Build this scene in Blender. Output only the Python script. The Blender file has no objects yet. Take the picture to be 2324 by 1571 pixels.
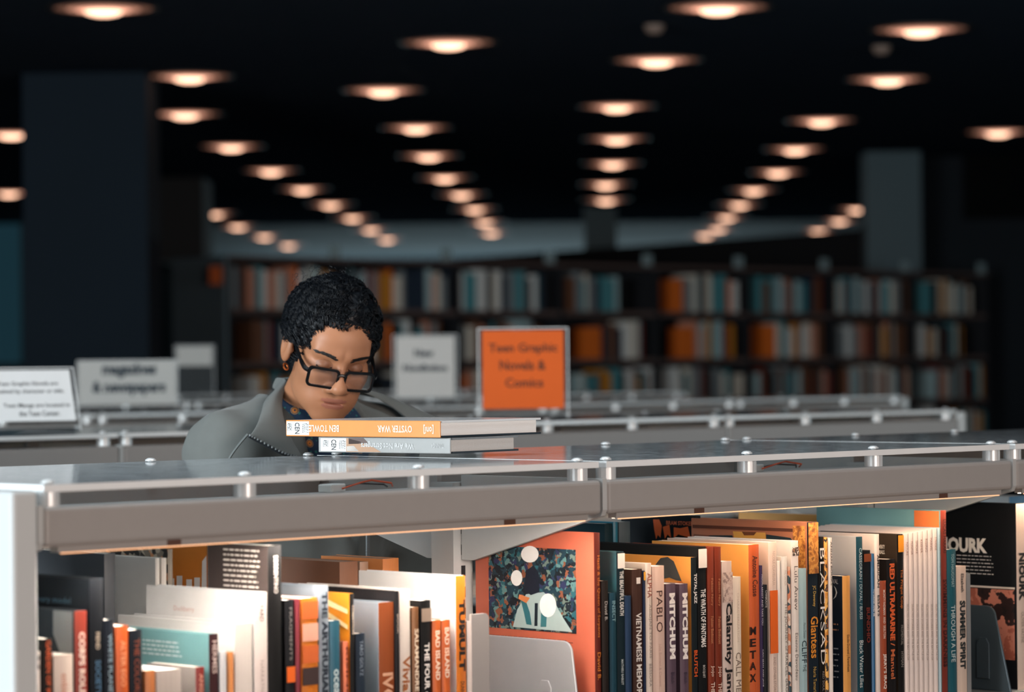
import bpy, bmesh, math, random
import numpy as np
from mathutils import Vector, Matrix

# ------------------------------------------------------------------ camera, world, light, exposure
FPX, W, H = 7000.0, 2324.0, 1571.0
CZ = 1.50                                   # eye height of the photographer
PITCH, ROLL = math.atan(41.0 / FPX), math.radians(0.55)
scene = bpy.context.scene
COL = scene.collection
camd = bpy.data.cameras.new('camera')
cam = bpy.data.objects.new('camera', camd); COL.objects.link(cam)
camd.sensor_fit = 'HORIZONTAL'; camd.sensor_width = 36.0; camd.lens = FPX / W * 36.0
CR = (Matrix.Rotation(math.pi / 2 + PITCH, 3, 'X') @ Matrix.Rotation(-ROLL, 3, 'Z'))
cam.matrix_world = Matrix.Translation((0, 0, CZ)) @ CR.to_4x4()
camd.dof.use_dof = True; camd.dof.focus_distance = 4.8; camd.dof.aperture_fstop = 4.4
camd.clip_end = 200
scene.camera = cam
vs = scene.view_settings
vs.view_transform = 'Standard'; vs.look = 'None'; vs.gamma = 1.0; vs.exposure = 0.0
vs.use_curve_mapping = False

wd = bpy.data.worlds.new('world'); scene.world = wd; wd.use_nodes = True
bgn = wd.node_tree.nodes['Background']
bgn.inputs[0].default_value = (0.42, 0.60, 0.75, 1); bgn.inputs[1].default_value = 0.06

def area(name, loc, target, sx, sy, power, col):
    l = bpy.data.lights.new(name, 'AREA'); l.shape = 'RECTANGLE'; l.size = sx; l.size_y = sy
    l.energy = power; l.color = col
    o = bpy.data.objects.new(name, l); COL.objects.link(o); o.location = loc
    d = Vector(target) - Vector(loc)
    o.rotation_euler = d.to_track_quat('-Z', 'Y').to_euler(); o['kind'] = 'helper'
    return o
area('assumed_daylight_key', (-6.2, 0.2, 2.05), (0.0, 4.6, 1.3), 5.0, 2.0, 820, (0.86, 0.95, 1.0))  # unseen lamp for assumed cool daylight from the left; no window is built
area('hall_fill', (3.6, -0.6, 2.0), (0.3, 4.6, 1.1), 3.2, 1.8, 215, (1.0, 0.83, 0.74))  # unseen warm fill, added to brighten spines and rails from the right
area('bookcase_fill', (7.5, 8.0, 2.1), (0.8, 20.0, 1.5), 4.0, 1.8, 125, (0.74, 0.92, 1.0))  # unseen cool fill, added to brighten the tall bookcase fronts
area('overhead_fill', (-0.3, 4.3, 3.06), (-0.3, 4.3, 0.0), 2.6, 0.6, 30, (0.84, 0.94, 1.0))  # unseen overhead fill with no fixture, added to brighten the rail tops
area('assumed_far_daylight', (0.2, 46.5, 1.45), (0.0, 39.0, 3.1), 8.0, 1.0, 310, (0.62, 0.86, 0.95))  # unseen lamp for assumed daylight behind the bookcase, brightens the far ceiling

# ------------------------------------------------------------------ frames and pixels
S2 = math.sqrt(0.5)
OX, OY = -0.575, 3.75                       # front left corner of the nearest shelf row
SV, PV = Vector((S2, S2, 0)), Vector((-S2, S2, 0))
RZ = math.pi / 4
def sp(s, p, z=0.0): return Vector((OX, OY, 0)) + SV * s + PV * p + Vector((0, 0, z))
def ray(x, y): return CR @ Vector(((x - W / 2) / FPX, -(y - H / 2) / FPX, -1.0))
def front(x, y, p):                          # pixel on the vertical plane p = const -> (s, z)
    d = ray(x, y); dp = d.dot(PV); o = Vector((0, 0, 0)) - Vector((OX, OY, 0))
    t = (p - o.dot(PV)) / dp; q = d * t
    return (q - Vector((OX, OY, 0))).dot(SV), CZ + q.z
def side(x, y, s):                           # pixel on the vertical plane s = const -> (p, z)
    d = ray(x, y); ds = d.dot(SV); o = -Vector((OX, OY, 0))
    t = (s - o.dot(SV)) / ds; q = d * t
    return (q - Vector((OX, OY, 0))).dot(PV), CZ + q.z
def level(x, y, z):                          # pixel on the horizontal plane z -> world
    d = ray(x, y); t = (z - CZ) / d.z
    return Vector((0, 0, CZ)) + d * t
def at_depth(x, y, Y):                       # pixel at depth Y in front of the camera
    d = ray(x, y); return Vector((0, 0, CZ)) + d * (Y / d.y)

# ------------------------------------------------------------------ materials
def lin(c):
    return c / 12.92 if c <= 0.04045 else ((c + 0.055) / 1.055) ** 2.4
def hexc(h):
    h = h.lstrip('#')
    return tuple(lin(int(h[i:i + 2], 16) / 255) for i in (0, 2, 4)) + (1.0,)
MATS = {}
def mat(h, rough=0.5, metal=0.0, var=0.10, scale=30.0, spec=0.5, sheen=0.0, bump=0.0, coat=0.0):
    key = (h, rough, metal, var, scale, spec, sheen, bump, coat)
    if key in MATS: return MATS[key]
    m = bpy.data.materials.new('surface_' + h.strip('#')); m.use_nodes = True
    nt = m.node_tree; b = nt.nodes['Principled BSDF']
    c = hexc(h)
    tc = nt.nodes.new('ShaderNodeTexCoord'); n = nt.nodes.new('ShaderNodeTexNoise')
    n.inputs['Scale'].default_value = scale; n.inputs['Detail'].default_value = 5
    nt.links.new(tc.outputs['Object'], n.inputs['Vector'])
    mx = nt.nodes.new('ShaderNodeMix'); mx.data_type = 'RGBA'
    mx.inputs['A'].default_value = tuple(v * (1 - var) for v in c[:3]) + (1,)
    mx.inputs['B'].default_value = tuple(min(1, v * (1 + var)) for v in c[:3]) + (1,)
    nt.links.new(n.outputs['Fac'], mx.inputs['Factor'])
    nt.links.new(mx.outputs['Result'], b.inputs['Base Color'])
    b.inputs['Roughness'].default_value = rough; b.inputs['Metallic'].default_value = metal
    b.inputs['Specular IOR Level'].default_value = spec
    if sheen: b.inputs['Sheen Weight'].default_value = sheen
    if coat: b.inputs['Coat Weight'].default_value = coat; b.inputs['Coat Roughness'].default_value = 0.12
    if bump:
        bp = nt.nodes.new('ShaderNodeBump'); bp.inputs['Strength'].default_value = bump
        bp.inputs['Distance'].default_value = 0.002
        nt.links.new(n.outputs['Fac'], bp.inputs['Height']); nt.links.new(bp.outputs['Normal'], b.inputs['Normal'])
    MATS[key] = m
    return m
def emit(name, col, strength):
    m = bpy.data.materials.new(name); m.use_nodes = True; nt = m.node_tree
    nt.nodes.remove(nt.nodes['Principled BSDF'])
    e = nt.nodes.new('ShaderNodeEmission'); e.inputs[0].default_value = tuple(col) + (1,); e.inputs[1].default_value = strength
    nt.links.new(e.outputs[0], nt.nodes['Material Output'].inputs[0])
    return m
def clear(name, tint, rough, haze=0.0, hazecol=(0.8, 0.85, 0.88), dust=0.0):
    m = bpy.data.materials.new(name); m.use_nodes = True; nt = m.node_tree
    nt.nodes.remove(nt.nodes['Principled BSDF'])
    t = nt.nodes.new('ShaderNodeBsdfTransparent'); t.inputs[0].default_value = tuple(tint) + (1,)
    g = nt.nodes.new('ShaderNodeBsdfGlossy'); g.inputs['Roughness'].default_value = rough
    tc = nt.nodes.new('ShaderNodeTexCoord'); nz = nt.nodes.new('ShaderNodeTexNoise'); nz.inputs['Scale'].default_value = 60
    nt.links.new(tc.outputs['Object'], nz.inputs['Vector'])
    fr = nt.nodes.new('ShaderNodeFresnel'); fr.inputs[0].default_value = 1.45
    mx = nt.nodes.new('ShaderNodeMixShader')
    d = nt.nodes.new('ShaderNodeBsdfDiffuse'); d.inputs[0].default_value = tuple(hazecol) + (1,)
    mh = nt.nodes.new('ShaderNodeMixShader')
    mp = nt.nodes.new('ShaderNodeMapRange'); mp.inputs['To Min'].default_value = haze * 0.7; mp.inputs['To Max'].default_value = haze * 1.3
    nt.links.new(nz.outputs['Fac'], mp.inputs['Value']); nt.links.new(mp.outputs['Result'], mh.inputs[0])
    nt.links.new(t.outputs[0], mh.inputs[1]); nt.links.new(d.outputs[0], mh.inputs[2])
    nt.links.new(fr.outputs[0], mx.inputs[0]); nt.links.new(mh.outputs[0], mx.inputs[1]); nt.links.new(g.outputs[0], mx.inputs[2])
    last = mx
    if dust:
        md = nt.nodes.new('ShaderNodeMixShader'); mr2 = nt.nodes.new('ShaderNodeMapRange')
        mr2.inputs['From Min'].default_value = 0.35; mr2.inputs['From Max'].default_value = 0.7
        mr2.inputs['To Min'].default_value = dust * 0.5; mr2.inputs['To Max'].default_value = dust * 1.5
        nt.links.new(nz.outputs['Fac'], mr2.inputs['Value']); nt.links.new(mr2.outputs['Result'], md.inputs[0])
        nt.links.new(mx.outputs[0], md.inputs[1]); nt.links.new(d.outputs[0], md.inputs[2]); last = md
    nt.links.new(last.outputs[0], nt.nodes['Material Output'].inputs[0])
    return m
def cells(name, cols, scale, rough=0.55, kind='VORONOI', distort=0.0):
    m = bpy.data.materials.new(name); m.use_nodes = True; nt = m.node_tree; b = nt.nodes['Principled BSDF']
    tc = nt.nodes.new('ShaderNodeTexCoord')
    src = tc.outputs['Object']
    if distort:
        n = nt.nodes.new('ShaderNodeTexNoise'); n.inputs['Scale'].default_value = scale * 0.6
        nt.links.new(src, n.inputs['Vector'])
        va = nt.nodes.new('ShaderNodeVectorMath'); va.operation = 'MULTIPLY_ADD'
        va.inputs[1].default_value = (distort,) * 3
        nt.links.new(n.outputs['Color'], va.inputs[0]); nt.links.new(src, va.inputs[2]); src = va.outputs[0]
    if kind == 'VORONOI':
        v = nt.nodes.new('ShaderNodeTexVoronoi'); v.inputs['Scale'].default_value = scale
        nt.links.new(src, v.inputs['Vector'])
        sx = nt.nodes.new('ShaderNodeSeparateColor'); nt.links.new(v.outputs['Color'], sx.inputs[0]); f = sx.outputs[0]
    else:
        v = nt.nodes.new('ShaderNodeTexNoise'); v.inputs['Scale'].default_value = scale; v.inputs['Detail'].default_value = 6
        nt.links.new(src, v.inputs['Vector'])
        mr = nt.nodes.new('ShaderNodeMapRange'); mr.inputs['From Min'].default_value = 0.3; mr.inputs['From Max'].default_value = 0.7
        nt.links.new(v.outputs['Fac'], mr.inputs['Value']); f = mr.outputs['Result']
    r = nt.nodes.new('ShaderNodeValToRGB'); r.color_ramp.interpolation = 'CONSTANT'
    els = r.color_ramp.elements
    while len(els) < len(cols): els.new(0.5)
    for i, c in enumerate(cols):
        els[i].position = i / len(cols); els[i].color = hexc(c)
    nt.links.new(f, r.inputs[0]); nt.links.new(r.outputs[0], b.inputs['Base Color'])
    b.inputs['Roughness'].default_value = rough
    return m

STEEL = mat('#a29d99', 0.42, 0.0, 0.04, 40, coat=0.0)
STEEL_PALE = mat('#b9bab8', 0.45, 0.0, 0.05, 40)
ALU = mat('#dfe1e1', 0.34, 0.35, 0.05, 60)
PANEL_WHITE = mat('#c9cccb', 0.5, 0.0, 0.04, 8)
DARKSLOT = mat('#15191d', 0.6)
CLIP = mat('#5a3a2c', 0.6)
ACRYL = clear('acrylic_sheet', (0.95, 0.965, 0.97), 0.07, 0.05, dust=0.13)
ACRYL_EDGE = mat('#f6fafa', 0.25, 0.0, 0.06, 25, coat=0.5)
LEDM = emit('led_strip_glow', (1.0, 0.70, 0.48), 55.0)
LEDW = emit('led_diffuser_glow', (1.0, 0.50, 0.26), 1.7)
LED_OFF = mat('#d8cfc4', 0.4)
LEDB = emit('led_strip_bright_glow', (1.0, 0.87, 0.76), 200.0)
PAGES = mat('#e6ddd0', 0.8, 0.0, 0.10, 400)
PAGES_W = mat('#ece8e2', 0.8, 0.0, 0.08, 400)
PAGES_B = mat('#8d6a55', 0.8, 0.0, 0.3, 400)

# ------------------------------------------------------------------ mesh helpers
class MB:
    def __init__(s): s.v = []; s.f = []; s.m = []
    def add(s, vs_, fs, m=0):
        k = len(s.v); s.v += [tuple(v) for v in vs_]
        for f in fs: s.f.append(tuple(i + k for i in f)); s.m.append(m)
    def box(s, x0, x1, y0, y1, z0, z1, m=0):
        s.add([(x0, y0, z0), (x1, y0, z0), (x1, y1, z0), (x0, y1, z0), (x0, y0, z1), (x1, y0, z1), (x1, y1, z1), (x0, y1, z1)],
              [(0, 3, 2, 1), (4, 5, 6, 7), (0, 1, 5, 4), (1, 2, 6, 5), (2, 3, 7, 6), (3, 0, 4, 7)], m)
    def prism(s, pts, ax, a0, a1, m=0):       # pts in the two other axes, extruded along axis ax
        n = len(pts)
        def mk(q, a):
            q = list(q); q.insert(ax, a); return q
        s.add([mk(q, a0) for q in pts] + [mk(q, a1) for q in pts],
              [tuple(range(n)), tuple(range(2 * n - 1, n - 1, -1))] + [(i, n + i, n + (i + 1) % n, (i + 1) % n) for i in range(n)], m)
    def tube(s, pts, r, n=6, m=0, close=True):
        pts = [Vector(p) for p in pts]; k = len(pts); rr = r if hasattr(r, '__len__') else [r] * k
        ring = []; up = Vector((0.13, 0.31, 0.94))
        for i, p in enumerate(pts):
            t = (pts[min(i + 1, k - 1)] - pts[max(i - 1, 0)]).normalized()
            a = t.cross(up)
            if a.length < 1e-3: a = t.cross(Vector((1, 0, 0)))
            a.normalize(); b = t.cross(a)
            ring += [p + (a * math.cos(2 * math.pi * j / n) + b * math.sin(2 * math.pi * j / n)) * rr[i] for j in range(n)]
        fs = [(i * n + j, i * n + (j + 1) % n, (i + 1) * n + (j + 1) % n, (i + 1) * n + j) for i in range(k - 1) for j in range(n)]
        if close: fs += [tuple(range(n - 1, -1, -1)), tuple(range((k - 1) * n, k * n))]
        s.add(ring, fs, m)
    def lathe(s, prof, c, n=16, m=0):         # prof (r, z) around vertical axis at c
        k = len(prof)
        s.add([(c[0] + r * math.cos(2 * math.pi * j / n), c[1] + r * math.sin(2 * math.pi * j / n), c[2] + z) for r, z in prof for j in range(n)],
              [(i * n + j, i * n + (j + 1) % n, (i + 1) * n + (j + 1) % n, (i + 1) * n + j) for i in range(k - 1) for j in range(n)], m)
    def build(s, name, mats, parent=None, base=(0, 0, 0), smooth=False, bevel=0.0, seg=2, angle=35):
        me = bpy.data.meshes.new(name)
        b = Vector(base)
        me.from_pydata([tuple(Vector(v) - b) for v in s.v], [], s.f)
        mats = mats if isinstance(mats, (list, tuple)) else [mats]
        for m in mats: me.materials.append(m)
        if len(mats) > 1: me.polygons.foreach_set('material_index', s.m)
        if smooth: me.polygons.foreach_set('use_smooth', [True] * len(s.f))
        me.update()
        o = bpy.data.objects.new(name, me); COL.objects.link(o)
        if parent is not None: o.parent = parent
        if bevel:
            bm = bmesh.new(); bm.from_mesh(me); bmesh.ops.recalc_face_normals(bm, faces=bm.faces)
            es = [e for e in bm.edges if len(e.link_faces) == 2 and e.calc_face_angle(0) > math.radians(angle)]
            bmesh.ops.bevel(bm, geom=es, offset=bevel, segments=seg, affect='EDGES', profile=0.5)
            bm.to_mesh(me); bm.free()
            me.polygons.foreach_set('use_smooth', [False] * len(me.polygons))
        return o
def tag(o, label=None, cat=None, group=None, kind=None):
    if label: o['label'] = label
    if cat: o['category'] = cat
    if group: o['group'] = group
    if kind: o['kind'] = kind
    return o
def empty(name, loc, rz=RZ):
    o = bpy.data.objects.new(name, None); COL.objects.link(o); o.location = loc; o.rotation_euler = (0, 0, rz)
    o.empty_display_size = 0.1
    return o
def rounded(w, h, r, n=5, x=0, y=0, corners=(1, 1, 1, 1)):
    pts = []
    for (cx, cy, a0, on) in ((x + w - r, y + h - r, 0, corners[0]), (x + r, y + h - r, 90, corners[1]), (x + r, y + r, 180, corners[2]), (x + w - r, y + r, 270, corners[3])):
        if on:
            for i in range(n + 1):
                a = math.radians(a0 + 90 * i / n); pts.append((cx + r * math.cos(a), cy + r * math.sin(a)))
        else:
            pts.append((cx + (r if a0 in (0, 270) else -r), cy + (r if a0 in (0, 90) else -r)))
    return pts
def copy_tree(o, parent=None):
    c = o.copy(); COL.objects.link(c); c.parent = parent
    for ch in list(o.children): copy_tree(ch, c)
    return c

TEXTS = {}
def text_mesh(t, bold=0.0):
    key = (t, bold)
    if key in TEXTS: return TEXTS[key]
    cu = bpy.data.curves.new('lettering', 'FONT'); cu.body = t; cu.size = 1.0; cu.resolution_u = 2; cu.offset = bold
    cu.fill_mode = 'FRONT'
    ob = bpy.data.objects.new('lettering', cu); COL.objects.link(ob)
    dg = bpy.context.evaluated_depsgraph_get(); dg.update()
    me = bpy.data.meshes.new_from_object(ob.evaluated_get(dg))
    vsx = [tuple(v.co[:2]) for v in me.vertices]; fs = [tuple(p.vertices) for p in me.polygons]
    bpy.data.objects.remove(ob); bpy.data.curves.remove(cu); bpy.data.meshes.remove(me)
    xs = [v[0] for v in vsx] or [0, 1]; ys = [v[1] for v in vsx] or [0, 1]
    x0, x1, y0, y1 = min(xs), max(xs), min(ys), max(ys)
    r = ([((v[0] - x0) / max(x1 - x0, 1e-6), (v[1] - y0) / max(y1 - y0, 1e-6)) for v in vsx], fs, (x1 - x0), (y1 - y0))
    TEXTS[key] = r
    return r
def put_text(mb, t, org, xd, yd, length, height, m=0, bold=0.0):
    """org = corner at text start and baseline; xd, yd unit vectors."""
    vs_, fs, _, _ = text_mesh(t, bold)
    o, xd, yd = Vector(org), Vector(xd), Vector(yd)
    mb.add([o + xd * (a * length) + yd * (b * height) for a, b in vs_], fs, m)

# ------------------------------------------------------------------ surface nets for organic shapes
def surface_nets(f, org, h):
    ins = f < 0
    nx, ny, nz = f.shape
    cs = [ins[i:nx - 1 + i, j:ny - 1 + j, k:nz - 1 + k] for i in (0, 1) for j in (0, 1) for k in (0, 1)]
    tot = sum(c.astype(np.int8) for c in cs)
    act = (tot > 0) & (tot < 8)
    idx = -np.ones(act.shape, dtype=np.int64); I = np.argwhere(act); idx[act] = np.arange(len(I))
    pos = np.zeros((len(I), 3)); cnt = np.zeros(len(I))
    corners = [(i, j, k) for i in (0, 1) for j in (0, 1) for k in (0, 1)]
    val = {c: f[I[:, 0] + c[0], I[:, 1] + c[1], I[:, 2] + c[2]] for c in corners}
    for a in corners:
        for ax in range(3):
            if a[ax] == 0:
                b = list(a); b[ax] = 1; b = tuple(b)
                va, vb = val[a], val[b]; x = (va < 0) != (vb < 0)
                t = np.where(x, va / np.where(x, va - vb, 1), 0)
                p = np.array(a, float)[None, :].repeat(len(I), 0); p[:, ax] += t
                pos[x] += p[x]; cnt[x] += 1
    pos = (pos / cnt[:, None] + I) * h + np.array(org)[None]
    quads = []
    for ax in range(3):
        o1, o2 = [(1, 2), (2, 0), (0, 1)][ax]
        sl0 = [slice(None)] * 3; sl1 = [slice(None)] * 3; sl0[ax] = slice(0, -1); sl1[ax] = slice(1, None)
        A, B = ins[tuple(sl0)], ins[tuple(sl1)]
        E = np.argwhere(A != B)
        ok = (E[:, o1] > 0) & (E[:, o2] > 0) & (E[:, o1] < f.shape[o1] - 1) & (E[:, o2] < f.shape[o2] - 1)
        E = E[ok]
        fl = A[E[:, 0], E[:, 1], E[:, 2]]
        def cell(d1, d2):
            c = E.copy(); c[:, o1] -= d1; c[:, o2] -= d2
            return idx[c[:, 0], c[:, 1], c[:, 2]]
        q = np.stack([cell(1, 1), cell(0, 1), cell(0, 0), cell(1, 0)], 1)
        q[~fl] = q[~fl][:, ::-1]
        quads.append(q)
    return pos, np.concatenate(quads)
def grid(lo, hi, h):
    n = [int(math.ceil((b - a) / h)) + 1 for a, b in zip(lo, hi)]
    ax = [a + h * np.arange(k) for a, k in zip(lo, n)]
    return np.stack(np.meshgrid(*ax, indexing='ij'), -1)
def ell(P, c, r):
    r = np.array(r, float); q = (P - np.array(c)) / r
    k0 = np.linalg.norm(q, axis=-1); k1 = np.linalg.norm(q / r, axis=-1)
    return k0 * (k0 - 1) / np.maximum(k1, 1e-6)
def cap(P, a, b, ra, rb=None):
    rb = ra if rb is None else rb
    a, b = np.array(a, float), np.array(b, float); ab = b - a
    t = np.clip(((P - a) @ ab) / (ab @ ab), 0, 1)
    return np.linalg.norm(P - a - t[..., None] * ab, axis=-1) - (ra + (rb - ra) * t)
def smin(a, b, k):
    h = np.clip(0.5 + 0.5 * (b - a) / k, 0, 1)
    return b + (a - b) * h - k * h * (1 - h)
def smax(a, b, k): return -smin(-a, -b, k)
def mesh_np(name, pos, quads, mats, parent=None, mi=None, iters=1):
    me = bpy.data.meshes.new(name)
    me.from_pydata(pos.tolist(), [], quads.tolist())
    for m in (mats if isinstance(mats, (list, tuple)) else [mats]): me.materials.append(m)
    if mi is not None: me.polygons.foreach_set('material_index', mi)
    bm = bmesh.new(); bm.from_mesh(me)
    for _ in range(iters): bmesh.ops.smooth_vert(bm, verts=bm.verts, factor=0.5, use_axis_x=True, use_axis_y=True, use_axis_z=True)
    bm.to_mesh(me); bm.free()
    me.polygons.foreach_set('use_smooth', [True] * len(me.polygons)); me.update()
    o = bpy.data.objects.new(name, me); COL.objects.link(o)
    if parent is not None: o.parent = parent
    return o

# ================================================================== STRUCTURE
CEIL = CZ + 1.6
def slab(name, x0, x1, y0, y1, z0, z1, m):
    b = MB(); b.box(x0, x1, y0, y1, z0, z1); o = b.build(name, m); o['kind'] = 'structure'; return o
DARKPAINT = mat('#1b2026', 0.75, 0, 0.12, 3)
slab('floor', -16, 16, -6, 50, -0.1, 0, mat('#2a2c2f', 0.9, 0, 0.2, 20, bump=0.3))
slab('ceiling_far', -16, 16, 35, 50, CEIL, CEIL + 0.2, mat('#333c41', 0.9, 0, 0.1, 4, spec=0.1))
slab('ceiling', -16, 16, -6, 35, CEIL, CEIL + 0.2, mat('#39434f', 0.95, 0, 0.1, 4, spec=0.0))
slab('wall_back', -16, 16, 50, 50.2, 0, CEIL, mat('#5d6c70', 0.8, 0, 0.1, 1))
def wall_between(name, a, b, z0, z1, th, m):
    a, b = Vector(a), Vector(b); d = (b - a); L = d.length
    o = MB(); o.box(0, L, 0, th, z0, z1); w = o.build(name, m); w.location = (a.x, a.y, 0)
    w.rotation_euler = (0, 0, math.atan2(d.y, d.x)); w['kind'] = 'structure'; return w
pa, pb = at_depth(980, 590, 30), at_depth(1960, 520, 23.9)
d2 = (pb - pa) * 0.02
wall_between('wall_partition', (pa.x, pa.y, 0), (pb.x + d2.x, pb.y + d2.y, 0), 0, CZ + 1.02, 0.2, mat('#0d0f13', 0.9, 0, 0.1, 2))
def column(name, x0, x1, yv, Y, depth, m, rot=0.0):
    a, b = at_depth(x0, yv, Y), at_depth(x1, yv, Y)
    o = MB(); o.box(a.x, b.x, Y, Y + depth, 0, CEIL); c = o.build(name, m); c['kind'] = 'structure'; return c
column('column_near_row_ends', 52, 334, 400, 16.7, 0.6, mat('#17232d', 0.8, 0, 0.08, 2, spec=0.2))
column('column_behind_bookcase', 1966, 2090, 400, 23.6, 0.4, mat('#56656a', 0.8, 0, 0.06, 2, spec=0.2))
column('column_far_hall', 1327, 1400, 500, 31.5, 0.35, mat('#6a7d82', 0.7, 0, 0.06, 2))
a_ = at_depth(2090, 400, 24.2)
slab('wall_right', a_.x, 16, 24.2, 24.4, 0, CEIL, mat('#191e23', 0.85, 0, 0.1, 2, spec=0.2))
# dark boxed bulkhead and pale strip beside the near column
a, b = at_depth(352, 430, 26), at_depth(462, 592, 26)
o = MB(); o.box(a.x, b.x, 26, 26.8, b.z, CEIL); o.build('ceiling_bulkhead', mat('#1a1614', 0.85))['kind'] = 'structure'
a, b = at_depth(334, 430, 27), at_depth(354, 592, 27)
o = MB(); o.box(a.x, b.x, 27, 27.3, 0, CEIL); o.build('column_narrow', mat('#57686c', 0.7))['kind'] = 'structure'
# window at the far side of the hall
a, b = at_depth(-160, 462, 34), at_depth(50, 640, 34)
wm = emit('dusk_daylight_glass', (0.05, 0.16, 0.22), 0.16)
o = MB(); o.box(a.x, b.x, 34.0, 34.02, b.z - 0.9, a.z); win = o.build('window_1', wm); win['kind'] = 'structure'
o = MB(); fz0, fz1 = b.z - 0.9, a.z
for xx in (a.x - 0.04, b.x - 0.0, (a.x + b.x) / 2 - 0.02): o.box(xx, xx + 0.05, 33.94, 33.998, 0.0, fz1)
for zz in (fz0 - 0.05, fz1): o.box(a.x - 0.04, b.x + 0.05, 33.94, 33.998, zz, zz + 0.05)
o.build('window_frame', mat('#1c2226', 0.6), win)

# recessed downlights --------------------------------------------------
LENS = emit('downlight_lens', (1.0, 0.58, 0.39), 3.4)
REFL = [emit('downlight_reflector_%d' % i, (1.0, 0.46, 0.31), e) for i, e in enumerate((1.7, 0.6, 0.16))]
LIGHTS = [(235,18),(1018,95),(430,172),(870,203),(420,257),(945,288),(525,331),(973,352),(615,386),(1010,402),(688,428),(1047,440),
 (750,463),(1078,473),(800,493),(1100,503),(842,520),(1115,527),(878,542),(487,484),(540,513),(600,536),(655,556),(25,303),(20,437),(0,520),
 (1630,15),(1490,135),(1400,240),(1400,313),(1390,370),(1375,417),(1375,453),(2090,65),(2015,178),(1865,272),(1805,337),(1765,389),
 (1710,430),(1678,463),(1650,492),(1630,518),(1600,533),(1945,474),(1905,500),(1858,522),(2265,298)]
def downlight():
    r = empty('ceiling_light', (0, 0, 0), 0)
    b = MB(); b.lathe([(0.25, 0.0), (0.25, -0.004), (0.225, -0.007), (0.22, 0.0)], (0, 0, 0), 20); b.build('trim_ring', mat('#3a2c26', 0.5), r)
    b = MB(); b.lathe([(0.22, -0.001), (0.165, -0.007)], (0, 0, 0), 20, 2); b.lathe([(0.165, -0.007), (0.12, -0.012)], (0, 0, 0), 20, 1); b.lathe([(0.12, -0.012), (0.085, -0.016)], (0, 0, 0), 20, 0)
    b.build('reflector', REFL, r)
    b = MB(); b.lathe([(0.085, -0.016), (0.075, -0.026), (0.045, -0.034), (0.001, -0.037)], (0, 0, 0), 14); b.build('lens', LENS, r)
    return r
dl0 = downlight()
for i, (x, y) in enumerate(LIGHTS):
    o = dl0 if i == 0 else copy_tree(dl0)
    o.location = level(x, y, CEIL) - Vector((0, 0, 0.0005))
    tag(o, 'round recessed downlight glowing warm orange in the dark ceiling', 'ceiling light', 'recessed downlights across the hall ceiling')
for (x, y) in ((1485, 57), (2000, 105), (342, 415)):
    b = MB(); b.lathe([(0.001, -0.045), (0.03, -0.04), (0.045, -0.02), (0.05, 0)], (0, 0, 0), 14)
    o = b.build('smoke_detector', mat('#8a7468', 0.6)); o.location = level(x, y, CEIL)
    tag(o, 'small unlit round smoke detector on the dark ceiling between downlights', 'smoke detector', 'ceiling smoke detectors')
# dark display screen on the far wall
a, b = at_depth(2190, 315, 24.1), at_depth(2420, 495, 24.1)
r = empty('display_screen', ((a.x + b.x) / 2, 24.2, b.z), 0)
hw = (b.x - a.x) / 2; hh = a.z - b.z
o = MB(); o.box(-hw, hw, -0.08, 0, 0, hh); o.build('casing', mat('#0a0b0d', 0.8, spec=0.1), r)
o = MB(); o.box(-hw + 0.02, hw - 0.02, -0.083, -0.08, 0.02, hh - 0.02); o.build('screen', mat('#040506', 0.8, spec=0.08), r)
tag(r, 'large black switched-off screen mounted on the dark wall', 'screen')

NTH = ['first', 'second', 'third', 'fourth', 'fifth', 'sixth', 'seventh', 'eighth']
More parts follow.
